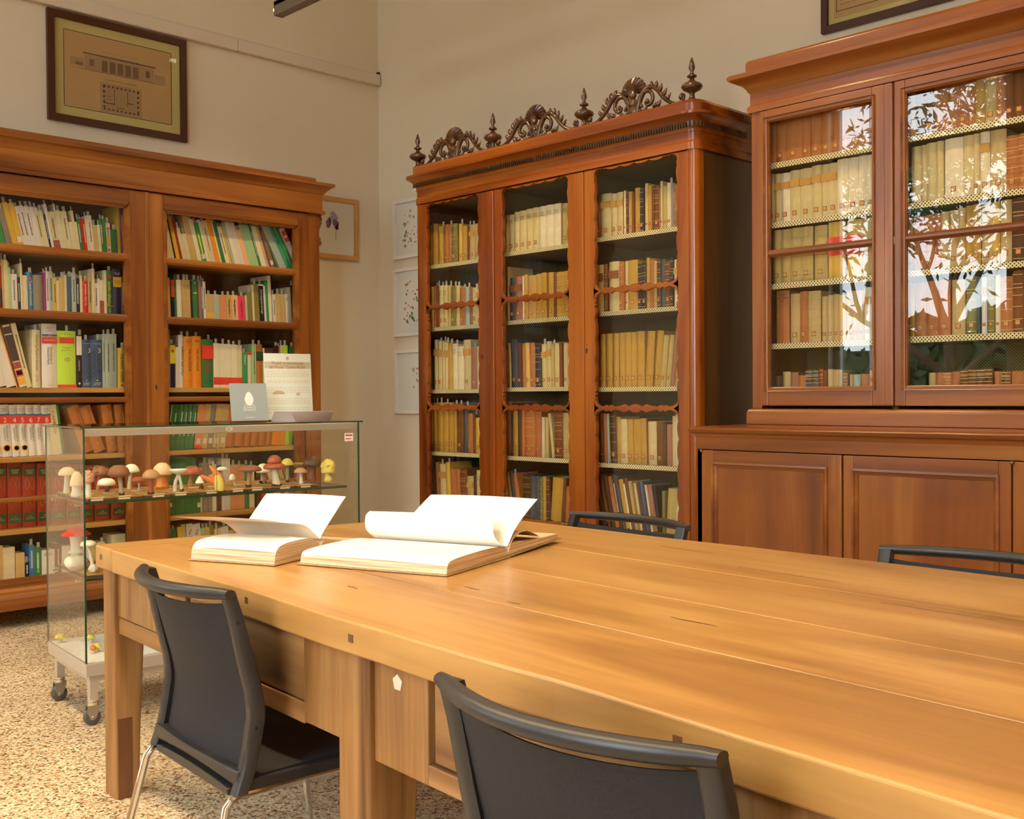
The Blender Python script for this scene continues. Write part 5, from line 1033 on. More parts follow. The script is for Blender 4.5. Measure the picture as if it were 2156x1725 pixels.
G().box(-hw-.002, hw+.002, -.002, -.001, .005, hh+.008).build('clear_cover', M['acrylic'], no, local=True); G().box(-hw, hw, -.05, .04, 0, .003).build('foot', M['acrylic'], no, local=True)
pg = G().box(-hw, hw, 0, .0012, .005, hh+.005).build('printed_sheet', M['paper'], no, local=True)
G().box(-hw+.003, hw-.003, -.0006, 0, hh*.79, hh*.89).build('heading_band', M['beigeband'], pg, local=True)
text('Modelli di macromiceti\ndel Museo "Cesare Bicchi"', .020, M['inkred'], pg, (0, -.0009, hh*.84), 'h', fit=hw*1.55)
g = G().prism([(.006*math.cos(a)*(1.2-.2*math.sin(a)), hh*.945+.009*math.sin(a)) for a in [k*PI/6 for k in range(12)]], 1, -.0006, 0); g.build('drop_emblem', M['redprint'], pg, local=True)
g = G(); rnd = random.Random(9)
for z in (.745, .715, .69, .665, .60, .575, .50, .47, .445, .42, .33, .305, .28, .255, .19, .165, .12):
    x = -hw*.9
    while x < hw*.85:
        l = rnd.uniform(.006, .02); g.box(x, min(hw*.9, x+l), -.0005, 0, hh*z, hh*z+.0022); x += l+.005
g.build('printed_text', M['faint'], pg, local=True)
g = G().prism([(-.05+.03*math.cos(a), hh*.40+.016*max(0, math.sin(a))) for a in [k*PI/8 for k in range(9)]], 1, -.0009, -.0003); g.prism([(.045+.010*math.cos(a), hh*.40+.008*math.sin(a)) for a in [k*PI/5 for k in range(10)]], 1, -.0009, -.0003); g.build('mushroom_picture', M['redprint'], pg, local=True)
f0 = on(2, CZ1+.03, 600, 872); 
for k in range(12):
    a = -ca+.30-.055*k*.5; o = thing('brochure', 'folded brochure, %s from bottom in the fanned stack on the showcase' % ORD[k] if k < 11 else 'topmost folded brochure of the fanned stack on the showcase', 'brochure', W3(.985+.0015*k, .19, CZ1+.0075+k*.0034), (0, 0, a), 'fanned brochures on the showcase')
    G().box(-.105, .105, -.075, .075, 0, .0008).build('sheet', M['pinkish'], o, local=True); G().box(-.105, .105, -.075, .075, .0022, .0032).build('cover', M['bluegrey'], o, local=True); G().box(-.104, .104, -.074, .074, .0008, .0022).build('inner_sheet', M['pinkish'], o, local=True)
# ------------------------------------------------------------------ mushroom models
def mat_m(n, c, r=.5, var=.18, sc=40): return plain('model_'+n, A(*c), r, var=var, scale=sc, bump=.1)
MM = {'w': mat_m('white', (245, 225, 185)), 'b': mat_m('brown', (150, 92, 55)), 'B': mat_m('dark_brown', (95, 62, 38), .3), 'p': mat_m('pinkish', (210, 150, 110)), 'o': mat_m('orange', (232, 120, 50)), 'r': mat_m('red', (190, 45, 30), .3), 'R': mat_m('russet', (175, 82, 52), .35),
      'y': mat_m('yellow', (240, 205, 90)), 'g': mat_m('olive', (165, 150, 75)), 'c': mat_m('cream', (232, 196, 140)), 't': mat_m('tan', (190, 135, 85)), 'O': mat_m('orange_stem', (215, 125, 40), .5, .35, 90), 's': mat_m('stem_white', (220, 200, 165)), 'd': mat_m('earth', (75, 45, 25), .9), 'k': mat_m('stem_grey', (170, 150, 115))}
RT = Vector((AX[0][0], AX[0][1], 0)).normalized()
def cap_prof(kind, R, H):
    if kind == 'flat': P = [(0, H), (R*.5, H*.95), (R*.85, H*.7), (R, H*.35), (R*.97, H*.1), (R*.7, 0), (R*.2, -H*.05), (0, -H*.05)]
    elif kind == 'cup': P = [(0, H*.45), (R*.35, H*.55), (R*.75, H*.9), (R*.97, H), (R, H*.8), (R*.7, H*.35), (R*.3, 0), (0, 0)]
    elif kind == 'cone': P = [(0, H), (R*.3, H*.82), (R*.7, H*.4), (R, 0), (R*.9, -H*.05), (R*.2, H*.05), (0, H*.05)]
    else: P = [(0, H), (R*.4, H*.94), (R*.75, H*.68), (R*.95, H*.35), (R, H*.1), (R*.92, 0), (R*.25, -H*.02), (0, -H*.02)]
    return P
def mush(label, bx, by, cap, cm, sm, sw, z, kind='dome', foot=False, name='mushroom_model', extra=None):
    """foot at photo pixel bx,by on plane z; cap = (left, right, top, bottom) in photo pixels"""
    p = on(2, z, bx, by); r_ = thing(name, label, 'mushroom model', tuple(p), (0, 0, rnd.uniform(0, 3)*0), 'mushroom models in the showcase')
    dep = float((p-CO)@AX[2]); s = dep/F
    x0, x1, yt, yb = cap; R = (x1-x0)/2*s; off = ((x0+x1)/2-bx)*s; zt_, zb_ = (by-yt)*s, (by-yb)*s
    zt_, zb_ = zt_+.0, max(.006, zb_)
    c = Vector((RT.x*off, RT.y*off, 0))
    n = 8; pts = [Vector((c.x*(k/n)**1.5, c.y*(k/n)**1.5, (zb_+.3*(zt_-zb_))*k/n)) for k in range(n+1)]; hw_ = sw/2*s
    G().tube(pts, [hw_*(1.25-.4*math.sin(PI*min(1, k/n*.9)))*(1 if k else .75) for k in range(n+1)], 12).build('stem', MM[sm], r_, local=True, smooth=True)
    if foot: G().ball((0, 0, .006), hw_*1.25, hw_*1.2, .012, 10, 5, rough=.15).build('foot', MM['d'], r_, local=True, smooth=True)
    g = G().lathe([(a, b) for a, b in cap_prof(kind, R, zt_-zb_)], (c.x, c.y, zb_), 22)
    cp_ = g.build('cap', MM[cm], r_, local=True, smooth=True, angle=70)
    if extra: extra(r_, c, R, zt_, zb_, s, cp_)
    return r_
def warts(n, mat, rr): 
    def f(r_, c, R, zt_, zb_, s, cp_):
        g = G(); q = random.Random(4)
        for _ in range(n):
            a, e = q.uniform(0, 2*PI), q.uniform(.15, .95); rad = R*math.cos(e*PI/2); h = zb_+(zt_-zb_)*math.sin(e*PI/2)**.8
            g.ball((c.x+rad*.97*math.cos(a), c.y+rad*.97*math.sin(a), h), rr, rr, rr*.7, 6, 4)
        g.build('warts', MM[mat], cp_, local=True)
    return f
def brain(mat, k=26):
    def f(r_, c, R, zt_, zb_, s, cp_):
        g = G(); q = random.Random(k); H = zt_-zb_
        for _ in range(k):
            a, e = q.uniform(0, 2*PI), q.uniform(-.35, 1.4); g.ball((c.x+R*.72*math.cos(a)*math.cos(e), c.y+R*.72*math.sin(a)*math.cos(e), zb_+H*.45+H*.42*math.sin(e)), R*.36, R*.3, R*.32, 8, 5, rough=.2)
        g.build('ridges', MM[mat], cp_, local=True)
    return f
Z1 = ZS[1]+.012
mush('pale tan mushroom model at the back, beside the side glass', 140, 1040, (124, 160, 983, 1001), 'c', 's', 12, Z1-.004)
mush('stout beige mushroom model with swollen stem behind the side glass', 161, 1047, (148, 176, 992, 1024), 'c', 's', 22, Z1-.004)
mush('morel-like model with wrinkled pink cap and white stem at the front edge', 186, 1048, (174, 198, 990, 1016), 'p', 's', 13, Z1, extra=brain('p'))
mush('mushroom model with ragged brown cap and label against its stem', 206, 1034, (193, 229, 983, 1003), 'b', 't', 7, Z1, 'flat', extra=brain('b', 14))
mush('low mushroom model with broad white cap and dark stem', 226, 1037, (206, 243, 1007, 1023), 'w', 'b', 8, Z1, 'flat', True)
mush('tall mushroom model with brown cap and long grey stem', 256, 1043, (229, 273, 979, 1004), 'b', 'k', 10, Z1, 'flat', True)
mush('white-capped mushroom model leaning behind the tall brown one', 272, 1030, (260, 294, 977, 995), 'w', 's', 8, Z1)
mush('small mushroom model with orange-brown cap and thin pale stem', 293, 1035, (278, 307, 1004, 1016), 'R', 's', 5, Z1, 'flat')
mush('mushroom model with thick tan cap and russet stem', 318, 1041, (300, 337, 988, 1007), 't', 'R', 12, Z1, 'dome', True)
mush('large mushroom model with cream dome cap on fat orange stem', 341, 1030, (321, 363, 974, 1000), 'c', 'O', 26, Z1)
mush('flat white mushroom model with two splayed stems', 383, 1036, (357, 395, 988, 999), 'w', 's', 7, Z1, 'cup', True, extra=lambda r_, c, R, a, b, s, cp_: G().tube([(c.x, c.y, b), (c.x-RT.x*.012, c.y-RT.y*.012, b*.6), (-RT.x*.028, -RT.y*.028, .002)], [.006, .007, .008], 10).build('stem', MM['s'], r_, local=True, smooth=True))
mush('mushroom model with wide orange-brown cap behind the white twin', 401, 1024, (382, 427, 981, 1000), 'R', 't', 11, Z1, 'dome')
mush('small cone-capped white mushroom model beside the orange coral one', 424, 1030, (411, 430, 1002, 1017), 'w', 'b', 8, Z1, 'cone', True)
def coral():
    p = on(2, Z1, 461, 1033); r_ = thing('mushroom_model', 'orange coral-shaped model with branching lobes', 'mushroom model', tuple(p), (0, 0, 0), 'mushroom models in the showcase'); s = float((p-CO)@AX[2])/F
    K = lambda x, y, d=0: Vector((RT.x*(x-461)*s, RT.y*(x-461)*s, (1033-y)*s))+Vector((.7, .7, 0))*d
    G().tube([K(462, 1033), K(463, 1022), K(461, 1010), K(460, 1000)], [.018, .020, .018, .012], 12).build('stem', MM['y'], r_, local=True, smooth=True)
    for L2 in ([(462, 1015), (463, 1004), (452, 992), (441, 979)], [(457, 1022), (448, 1014), (436, 1008), (421, 1000)], [(466, 1025), (469, 1015), (465, 1002), (457, 992)], [(455, 1018), (449, 1008), (440, 1000)]):
        n = len(L2); G().tube([K(x, y, .004*math.sin(i*2)) for i, (x, y) in enumerate(L2)], [.012, .013, .011, .005][:n], 9, flat=.6).build('lobe', MM['o'], r_, local=True, smooth=True, sub=1)
coral()
mush('small white-capped model tilted on a thin bent stem', 495, 1024, (482, 496, 998, 1011), 'w', 's', 3, Z1)
mush('thin flat white cap model behind the orange coral one', 467, 1022, (456, 480, 983, 991), 'w', 's', 4, Z1, 'flat')
mush('mushroom model with flat dark brown cap and ridged stem', 523, 1026, (503, 551, 980, 993), 'b', 't', 11, Z1, 'flat', True)
mush('white-capped model half hidden behind the flat brown one', 554, 1018, (539, 570, 976, 995), 'w', 'k', 12, Z1, 'dome', True)
mush('large mushroom model with russet cap and stout white stem', 582, 1024, (555, 602, 974, 988), 'R', 's', 17, Z1, 'flat', True, extra=lambda r_, c, R, a, b, s, cp_: G().lathe([(x, y) for x, y in cap_prof('dome', 15.5*s, 17*s)], (c.x-.0, c.y, a-.002), 20).build('upper_cap', MM['R'], cp_, local=True, smooth=True, angle=70))
mush('mushroom model with pale yellow dome cap at the back', 606, 1015, (592, 618, 965, 980), 'y', 'k', 8, Z1, 'dome', True)
mush('olive-capped mushroom model behind the pink-brown one', 628, 1013, (615, 643, 975, 985), 'g', 'k', 7, Z1, 'cup')
mush('mushroom model with rounded pink-brown cap and pale stem', 634, 1019, (619, 647, 985, 996), 'p', 's', 9, Z1, 'dome')
mush('big mushroom model with glossy dark brown cap and grey stem', 657, 1013, (638, 677, 960, 983), 'B', 'b', 17, Z1, 'dome')
mush('yellow sponge-like model at the end of the shelf', 691, 1014, (676, 706, 967, 996), 'y', 'y', 16, Z1, 'dome', extra=brain('y', 34))
Z2 = ZS[2]+.01
mush('large red-capped mushroom model with bulbous white base on lower shelf', 161, 1200, (130, 192, 1108, 1126), 'r', 's', 26, Z2, 'cone', extra=lambda r_, c, R, a, b, s, cp_: [G().ball((0, 0, .03), .045, .045, .032, 14, 8, rough=.05).build('bulb', MM['s'], r_, local=True, smooth=True), G().lathe([(.014, b*.62), (.032, b*.50), (.030, b*.50), (.012, b*.60)], (c.x*.5, c.y*.5, 0), 14).build('ring', MM['s'], r_, local=True, smooth=True)])
mush('white parasol mushroom model with round base on lower shelf', 196, 1206, (170, 203, 1138, 1150), 'w', 's', 8, Z2, 'flat', extra=lambda r_, c, R, a, b, s, cp_: G().ball((0, 0, .014), 10*s, 10*s, .018, 12, 6, rough=.12).build('bulb', MM['s'], r_, local=True, smooth=True))
for bx, by, w_, l_ in ((127, 1352, 22, 'yellow rounded model lying by the back corner of the case floor'), (192, 1352, 17, 'orange-yellow model on the case floor beside the table leg'), (205, 1372, 18, 'pale yellow model on the case floor near the front glass'), (196, 1376, 14, 'flat ochre model on the case floor at the front glass')):
    mush(l_, bx, by, (bx-w_/2, bx+w_/2, by-18, by-8), 'y' if 'yellow' in l_ else 'O', 'c', 8, .242)
# cork-topped boards the models stand on
M['cork'] = plain('cork_board', A(165, 118, 55), .9, var=.3, scale=120); M['boardedge'] = plain('dark_board_edge', A(70, 50, 38), .7)
us = np.linspace(.02, .985, 10)
for i in range(9):
    u0, u1 = float(us[i])+.004, float(us[i+1])-.004
    for j, (v0, v1) in enumerate(((.03, .215), (.225, .42))):
        o = thing('model_board', 'cork-topped display board, %s from left in the %s row of the upper shelf' % (ORD[i], ('front', 'back')[j]), 'board', W3((u0+u1)/2, (v0+v1)/2, ZS[1]+.0005), (0, 0, -ca+rnd.uniform(-.03, .03)), 'boards under the mushroom models')
        a, b_ = (u1-u0)/2, (v1-v0)/2
        G().box(-a, a, -b_, b_, 0, .008).build('board_base', M['boardedge'], o, local=True); G().box(-a, a, -b_, b_, .0082, .0112).build('cork_top', M['cork'], o, local=True)
        k = rnd.uniform(-.3, .3)*a; G().box(k-.022, k+.022, -b_+.006, -b_+.024, .0113, .0122).build('name_label', M['paper'], o, local=True)
        if j == 0: G().box(-a*.6+k, a*.3+k, -b_-.0008, -b_, .0012, .0076).build('edge_label', M['oldpaper'], o, local=True)
for i, u0 in enumerate((.02, .34, .66)):
    o = thing('model_board', 'broad display board, %s from left on the lower showcase shelf' % ORD[i], 'board', W3(u0+.15, .22, ZS[2]+.0005), (0, 0, -ca), 'boards under the mushroom models')
    G().box(-.145, .145, -.18, .18, 0, .006).build('board_base', M['boardedge'], o, local=True); G().box(-.144, .144, -.179, .179, .0062, .0088).build('cork_top', M['cork'], o, local=True)
# ------------------------------------------------------------------ open folios on the table
M['pageblock'] = plain('old_page_block', (0.72, 0.52, 0.30, 1), .9, var=.25, scale=150); M['coverold'] = plain('worn_vellum_cover', (0.40, 0.27, 0.13, 1), .7, var=.4, scale=80)
def layered(name, c1, c2):
    m, nt, b = nm(name); L = nt.links; tc = N(nt, 'ShaderNodeTexCoord'); mp = N(nt, 'ShaderNodeMapping'); mp.inputs['Scale'].default_value = (3, 3, 420); L.new(tc.outputs['Object'], mp.inputs['Vector'])
    n = N(nt, 'ShaderNodeTexNoise'); n.inputs['Scale'].default_value = 1; n.inputs['Detail'].default_value = 3; L.new(mp.outputs[0], n.inputs['Vector'])
    r_ = N(nt, 'ShaderNodeValToRGB'); e = r_.color_ramp.elements; e[0].position = .35; e[0].color = c1; e[1].position = .6; e[1].color = c2; L.new(n.outputs[0], r_.inputs[0]); L.new(r_.outputs[0], b.inputs['Base Color']); b.inputs['Roughness'].default_value = .9; return m
M['edges'] = layered('page_layers', (0.42, 0.28, 0.15, 1), (0.80, 0.62, 0.42, 1))
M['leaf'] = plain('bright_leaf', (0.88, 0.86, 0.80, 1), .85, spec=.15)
def sheet(name, par, L_, prof, skew=(0, 0), mat=None, t=.0006, x0=0.0, twist=0.0):
    """a paper leaf: profile (y,z) from the gutter to the free edge, swept along the spine; the free edge may shift by skew"""
    nx = 14; n = len(prof); vs = []
    for i in range(nx+1):
        for k, (y, z) in enumerate(prof):
            f = k/(n-1); xx = x0+(L_-x0)*i/nx; vs.append((xx+skew[0]*f+skew[1]*f*f, y+twist*f*(i/nx-.5), z+.003*math.sin(i/nx*PI)*f))
    N0 = len(vs); fs = [(i*n+k, i*n+k+1, (i+1)*n+k+1, (i+1)*n+k) for i in range(nx) for k in range(n-1)]
    vs2 = [(x, y, z+t) for x, y, z in vs]
    return G().add(vs+vs2, fs+[tuple(q+N0 for q in f)[::-1] for f in fs]).build(name, mat or M['leaf'], par, local=True, smooth=True)
def smoothc(P, n=16):
    out = []; ts = np.linspace(0, len(P)-1, n)
    def cr(a, b, c, d, t): return .5*((2*b)+(-a+c)*t+(2*a-5*b+4*c-d)*t*t+(-a+3*b-3*c+d)*t**3)
    for t in ts:
        i = min(int(t), len(P)-2); u = t-i; q = [P[max(0, i-1)], P[i], P[i+1], P[min(len(P)-1, i+2)]]
        out.append(tuple(cr(q[0][j], q[1][j], q[2][j], q[3][j], u) for j in (0, 1)))
    return out
def folio(label, fl, fr, W_, T, T2, lift):
    a = on(2, .772, *fl); b = on(2, .772, *fr); d = b-a; L_ = float(np.linalg.norm(d)); an = math.atan2(d[1], d[0])
    r_ = thing('open_book', label, 'book', (a[0], a[1], .7715), (0, 0, an))
    G().box(-.006, L_+.006, -.008, W_+.004, 0, .0035).build('cover', M['coverold'], r_, local=True, bevel=.001)
    pr = [(0, .004)]+smoothc([(0.004, T*.55), (.022, T*.93), (W_*.35, T*1.06), (W_*.8, T*1.02), (W_-.004, T*.62)], 14)+[(W_, .004)]
    blk = G().prism(pr, 0, 0, L_).build('page_block', M['edges'], r_, local=True)
    top = [(y, z+.0006) for y, z in pr[2:-1]]
    sheet('top_leaf', blk, L_, top[::-1], t=.0005)
    # far half
    c2 = G(); 
    c2.prism([(W_+.002, .002), (2*W_+.01, lift), (2*W_+.01, lift+.003), (W_+.002, .006)], 0, -.006, L_+.006); c2.build('cover', M['coverold'], r_, local=True)
    pf = [(W_+.003, .007)]+smoothc([(W_+.006, T*.5), (W_+.03, T2+.022), (W_*1.4, T2+.010+lift*.4), (2*W_-.01, T2+lift)], 12)+[(2*W_, lift+.004)]
    G().prism(pf, 0, 0, L_).build('page_block', M['edges'], r_, local=True)
    G().tube([(L_*k/8-.004, W_+.004, .010) for k in range(9)], .007, 8, flat=.7).build('spine', M['coverold'], r_, local=True)
    return r_, L_, W_
r_, L_, W_ = folio('thick old book lying open near the table corner, leaves raised', (402, 1179), (578, 1191), .215, .050, .016, .004)
sheet('raised_leaf', r_, L_, smoothc([(W_, .045), (W_+.012, .07), (W_+.045, .11), (W_+.085, .158)], 10), skew=(.022, .012))
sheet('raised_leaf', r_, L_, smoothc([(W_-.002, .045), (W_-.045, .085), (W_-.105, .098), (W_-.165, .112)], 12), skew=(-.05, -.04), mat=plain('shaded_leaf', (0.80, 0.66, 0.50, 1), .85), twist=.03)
g = G(); rnd = random.Random(2)
for k in range(20):
    y = W_*.18+k*.0065; g.box(.04, L_-.05, y, y+.0012, .0552, .0557)
g.build('printed_text', M['faint'], r_, local=True)
r_, L_, W_ = folio('large folio lying open beside the smaller book, tall white leaves standing', (632, 1188), (940, 1213), .335, .036, .016, .012)
sheet('raised_leaf', r_, L_*.98, smoothc([(W_, .03), (W_-.035, .058), (W_-.02, .095), (W_+.02, .106)], 16), skew=(-.04, .0), x0=.02)
sheet('raised_leaf', r_, L_*.99, smoothc([(W_+.005, .03), (W_+.04, .075), (W_+.10, .115), (W_+.16, .148)], 14), skew=(.02, .0), x0=.09)
sheet('raised_leaf', r_, L_, smoothc([(W_+.01, .03), (W_+.05, .055), (W_+.12, .06), (W_+.2, .035)], 10), mat=M['pageblock'])
# ------------------------------------------------------------------ pictures
M['fr_dark'] = plain('dark_brown_frame', A(72, 28, 10), .4); M['mat_cream'] = plain('cream_mount', A(196, 168, 96), .9); M['drawpaper'] = plain('tan_drawing_paper', A(188, 142, 84), .9, var=.08, scale=6)
M['sepia'] = plain('sepia_ink', A(122, 88, 58), .9); M['sepia_l'] = plain('light_sepia', A(165, 125, 78), .9); M['sepia_d'] = plain('dark_sepia', A(84, 58, 38), .9); M['picglass'] = glass('picture_glass', (.99, .99, .99, 1), gain=.3)
M['fr_oak'] = plain('light_oak_frame', A(205, 140, 70), .5, var=.1); M['fr_white'] = plain('white_frame', (0.80, 0.74, 0.64, 1), .5); M['mat_white'] = plain('white_mount', (0.76, 0.72, 0.63, 1), .9)
M['viol'] = plain('violet_paint', (0.20, 0.12, 0.30, 1), .9); M['viol_l'] = plain('pale_violet_paint', (0.42, 0.34, 0.48, 1), .9); M['gr'] = plain('leaf_green_paint', (0.18, 0.26, 0.09, 1), .9); M['rd'] = plain('berry_red_paint', (0.5, 0.11, 0.06, 1), .9); M['orp'] = plain('ochre_paint', (0.55, 0.28, 0.1, 1), .9)
def picture(label, w, h, fw, fm, mm, loc, rz, tilt=0, depth=.022, name='framed_picture', inner=0, im=None, cat='picture'):
    """local: x across, z up, faces -y, origin at the centre of the back"""
    r_ = thing(name, label, cat, loc, (tilt, 0, rz)); d = depth
    for a, b_, c, e in ((-w/2, w/2, h/2-fw, h/2), (-w/2, w/2, -h/2, -h/2+fw), (-w/2, -w/2+fw, -h/2+fw, h/2-fw), (w/2-fw, w/2, -h/2+fw, h/2-fw)):
        G().box(a, b_, -d, 0, c, e).build('frame_side', M[fm], r_, local=True, bevel=.002)
    mt_ = G().box(-w/2+fw, w/2-fw, -.008, -.004, -h/2+fw, h/2-fw).build('mount', M[mm], r_, local=True)
    pr = None
    if inner: pr = G().box(-w/2+fw+inner, w/2-fw-inner, -.0088, -.0079, -h/2+fw+inner, h/2-fw-inner).build('sheet', M[im], mt_, local=True)
    G().box(-w/2+fw, w/2-fw, -.0135, -.012, -h/2+fw, h/2-fw).build('picture_glass', M['picglass'], r_, local=True)
    return r_, pr or mt_
x0, x1, z0, z1 = 2.495, 3.374, 2.857, 3.507; w, h = x1-x0, z1-z0
pic, shp = picture('dark-framed architectural drawing of a pavilion hanging above the pine bookcase', w, h, .042, 'fr_dark', 'mat_cream', ((x0+x1)/2, Y0-.004, (z0+z1)/2), 0, .0, .028, inner=.062, im='drawpaper')
def dr(nm_, mat, boxes, y0=-.0096, y1=-.0087): 
    g = G()
    for a, b_, c, d in boxes: g.box(a, b_, y0, y1, c, d)
    return g.build(nm_, M[mat], shp, local=True)
iw, ih = w/2-.104, h/2-.104
dr('ruled_border', 'sepia_d', [(-iw-.006, iw+.006, ih+.003, ih+.007), (-iw-.006, iw+.006, -ih-.007, -ih-.003), (-iw-.006, -iw-.002, -ih, ih), (iw+.002, iw+.006, -ih, ih)])
bz = .02
dr('drawn_facade', 'sepia_l', [(-.215, .225, bz-.005, bz+.085), (-.12, .13, bz+.085, bz+.10), (-.11, .12, bz+.118, bz+.121), (-.11, -.107, bz+.1, bz+.12), (.117, .12, bz+.1, bz+.12), (-.30, -.22, bz+.01, bz+.055), (.23, .30, bz, bz+.05)])
dr('drawn_cornice', 'sepia_d', [(-.225, .235, bz+.088, bz+.094)], -.0102, -.0095)
dr('drawn_opening', 'sepia', [(-.11+k*.049, -.11+k*.049+.036, bz, bz+.068) for k in range(5)]+[(-.185, -.16, bz+.02, bz+.06), (.17, .195, bz+.02, bz+.06), (-.27, -.225, bz+.012, bz+.03)], -.0103, -.0095)
dr('drawn_ground_line', 'sepia', [(-.30, .30, bz-.008, bz-.006)], -.0103, -.0095)
pz = -.135; P = [(-.10, .12, pz+.07, pz+.074), (-.10, .12, pz-.07, pz-.066), (-.10, -.096, pz-.07, pz+.07), (.116, .12, pz-.07, pz+.07)]
q = []
for k in range(9): x = -.10+k*.0265; q += [(x, x+.011, pz+.066, pz+.076), (x, x+.011, pz-.072, pz-.062)]
for k in range(5): z = pz-.06+k*.03; q += [(-.103, -.094, z, z+.014), (.113, .122, z, z+.014)]
q += [(-.035, -.032, pz-.03, pz+.06), (.048, .051, pz-.03, pz+.06), (-.096, -.03, pz-.032, pz-.028), (.05, .09, pz-.012, pz-.008), (-.08, -.05, pz+.01, pz+.012), (-.08, -.05, pz-.008, pz-.006), (-.02, .03, pz-.05, pz-.047)]
dr('drawn_floor_plan', 'sepia_d', q, -.0103, -.0095); dr('plan_wash', 'sepia_l', [(-.12, .14, pz-.085, pz+.09)])
text('CAFFE RISTORANTE' if False else 'CAFFÈ RISTORANTE', .016, M['sepia'], shp, (.01, -.0104, pz+.108), 'h', fit=.2); text('Sala', .012, M['sepia'], shp, (.008, -.0104, pz+.01), 'h')
x1, z0, z1 = 4.722, 2.208, 2.652; w, h = .47, z1-z0
pic, shp = picture('light oak frame with a painted violet iris beside the pine bookcase', w, h, .034, 'fr_oak', 'mat_white', (x1-w/2, Y0-.004, (z0+z1)/2), 0)
def blobs(nm_, mat, pts, ry=1.3):
    g = G()
    for i, (x, z, r1) in enumerate(pts): g.prism([(x+r1*math.cos(a)*(1+.25*math.sin(3*a+i)), z+r1*ry*math.sin(a)) for a in [k*PI/6 for k in range(12)]], 1, -.0096-.0002*(i % 3), -.0080)
    return g.build(nm_, M[mat], shp, local=True)
cx_ = on(1, Y0-.01, 704, 470); bx_ = cx_[0]-(x1-w/2); bz_ = cx_[2]-(z0+z1)/2
blobs('painted_petals', 'viol_l', [(bx_-.03, bz_+.02, .02), (bx_-.012, bz_+.055, .022), (bx_+.006, bz_+.04, .020), (bx_-.05, bz_+.01, .018)]); blobs('painted_falls', 'viol', [(bx_+.012, bz_-.01, .024), (bx_-.055, bz_-.012, .022), (bx_+.0, bz_+.005, .016), (bx_+.02, bz_-.03, .014)])
G().prism([(bx_+.01, bz_-.03), (bx_+.013, bz_-.03), (bx_+.012, bz_-.125), (bx_+.009, bz_-.125)], 1, -.0092, -.008).build('painted_stem', M['gr'], shp, local=True)
for i, (z0, z1, lb) in enumerate(((2.215, 2.64, 'topmost of three white-framed botanical prints beside the carved bookcase'), (1.653, 2.146, 'middle of three white-framed botanical prints beside the carved bookcase'), (1.093, 1.556, 'lowest white-framed print, sparse brown drawing, beside the carved bookcase'))):
    w, h = .38, z1-z0; yl = 6.222
    pic, shp = picture(lb, w, h, .024, 'fr_white', 'mat_white', (X0-.004, yl-w/2, (z0+z1)/2), -PI/2, 0, .03)
    q = random.Random(20+i)
    def cloud(n, x0_, x1_, z0_, z1_, r0, r1): return [(q.uniform(x0_, x1_), q.uniform(z0_, z1_), q.uniform(r0, r1)) for _ in range(n)]
    if i < 2:
        blobs('painted_leaves', 'gr', cloud(16, -.09, .10, -h*.3, h*.3, .004, .011)); blobs('painted_berries', 'rd', cloud(14, -.09, .10, -h*.3, h*.3, .004, .009), 1); blobs('painted_fruit', 'orp', cloud(10, -.09, .10, -h*.3, h*.3, .005, .011), 1)
    else: blobs('painted_twigs', 'sepia_l', cloud(16, .0, .09, -h*.1, h*.22, .003, .008))
w, h = 1.15, .8
zb, yl = on(0, X0-.03, 1728, 72)[2], on(0, X0-.03, 1728, 40)[1]
pic, shp = picture('dark-framed cream document with handwritten columns above the counter cabinet', w, h, .034, 'fr_dark', 'mat_cream', (X0-.004, yl-w/2, zb+h/2), -PI/2, 0, .028, inner=.03, im='drawpaper', name='framed_document', cat='document')
dr('ruled_border', 'sepia_d', [(-w/2+.075, w/2-.075, -h/2+.095, -h/2+.098), (-w/2+.075, -w/2+.078, -h/2+.095, h/2-.09)])
q = random.Random(6); rows_ = []
for col_ in range(6):
    for k in range(26):
        z = -h/2+.125+k*.021; x = -w/2+.095+col_*.165
        while x < -w/2+.095+col_*.165+.13: l = q.uniform(.008, .03); rows_.append((x, x+l, z, z+.0028)); x += l+.007
dr('handwritten_lines', 'sepia', rows_)
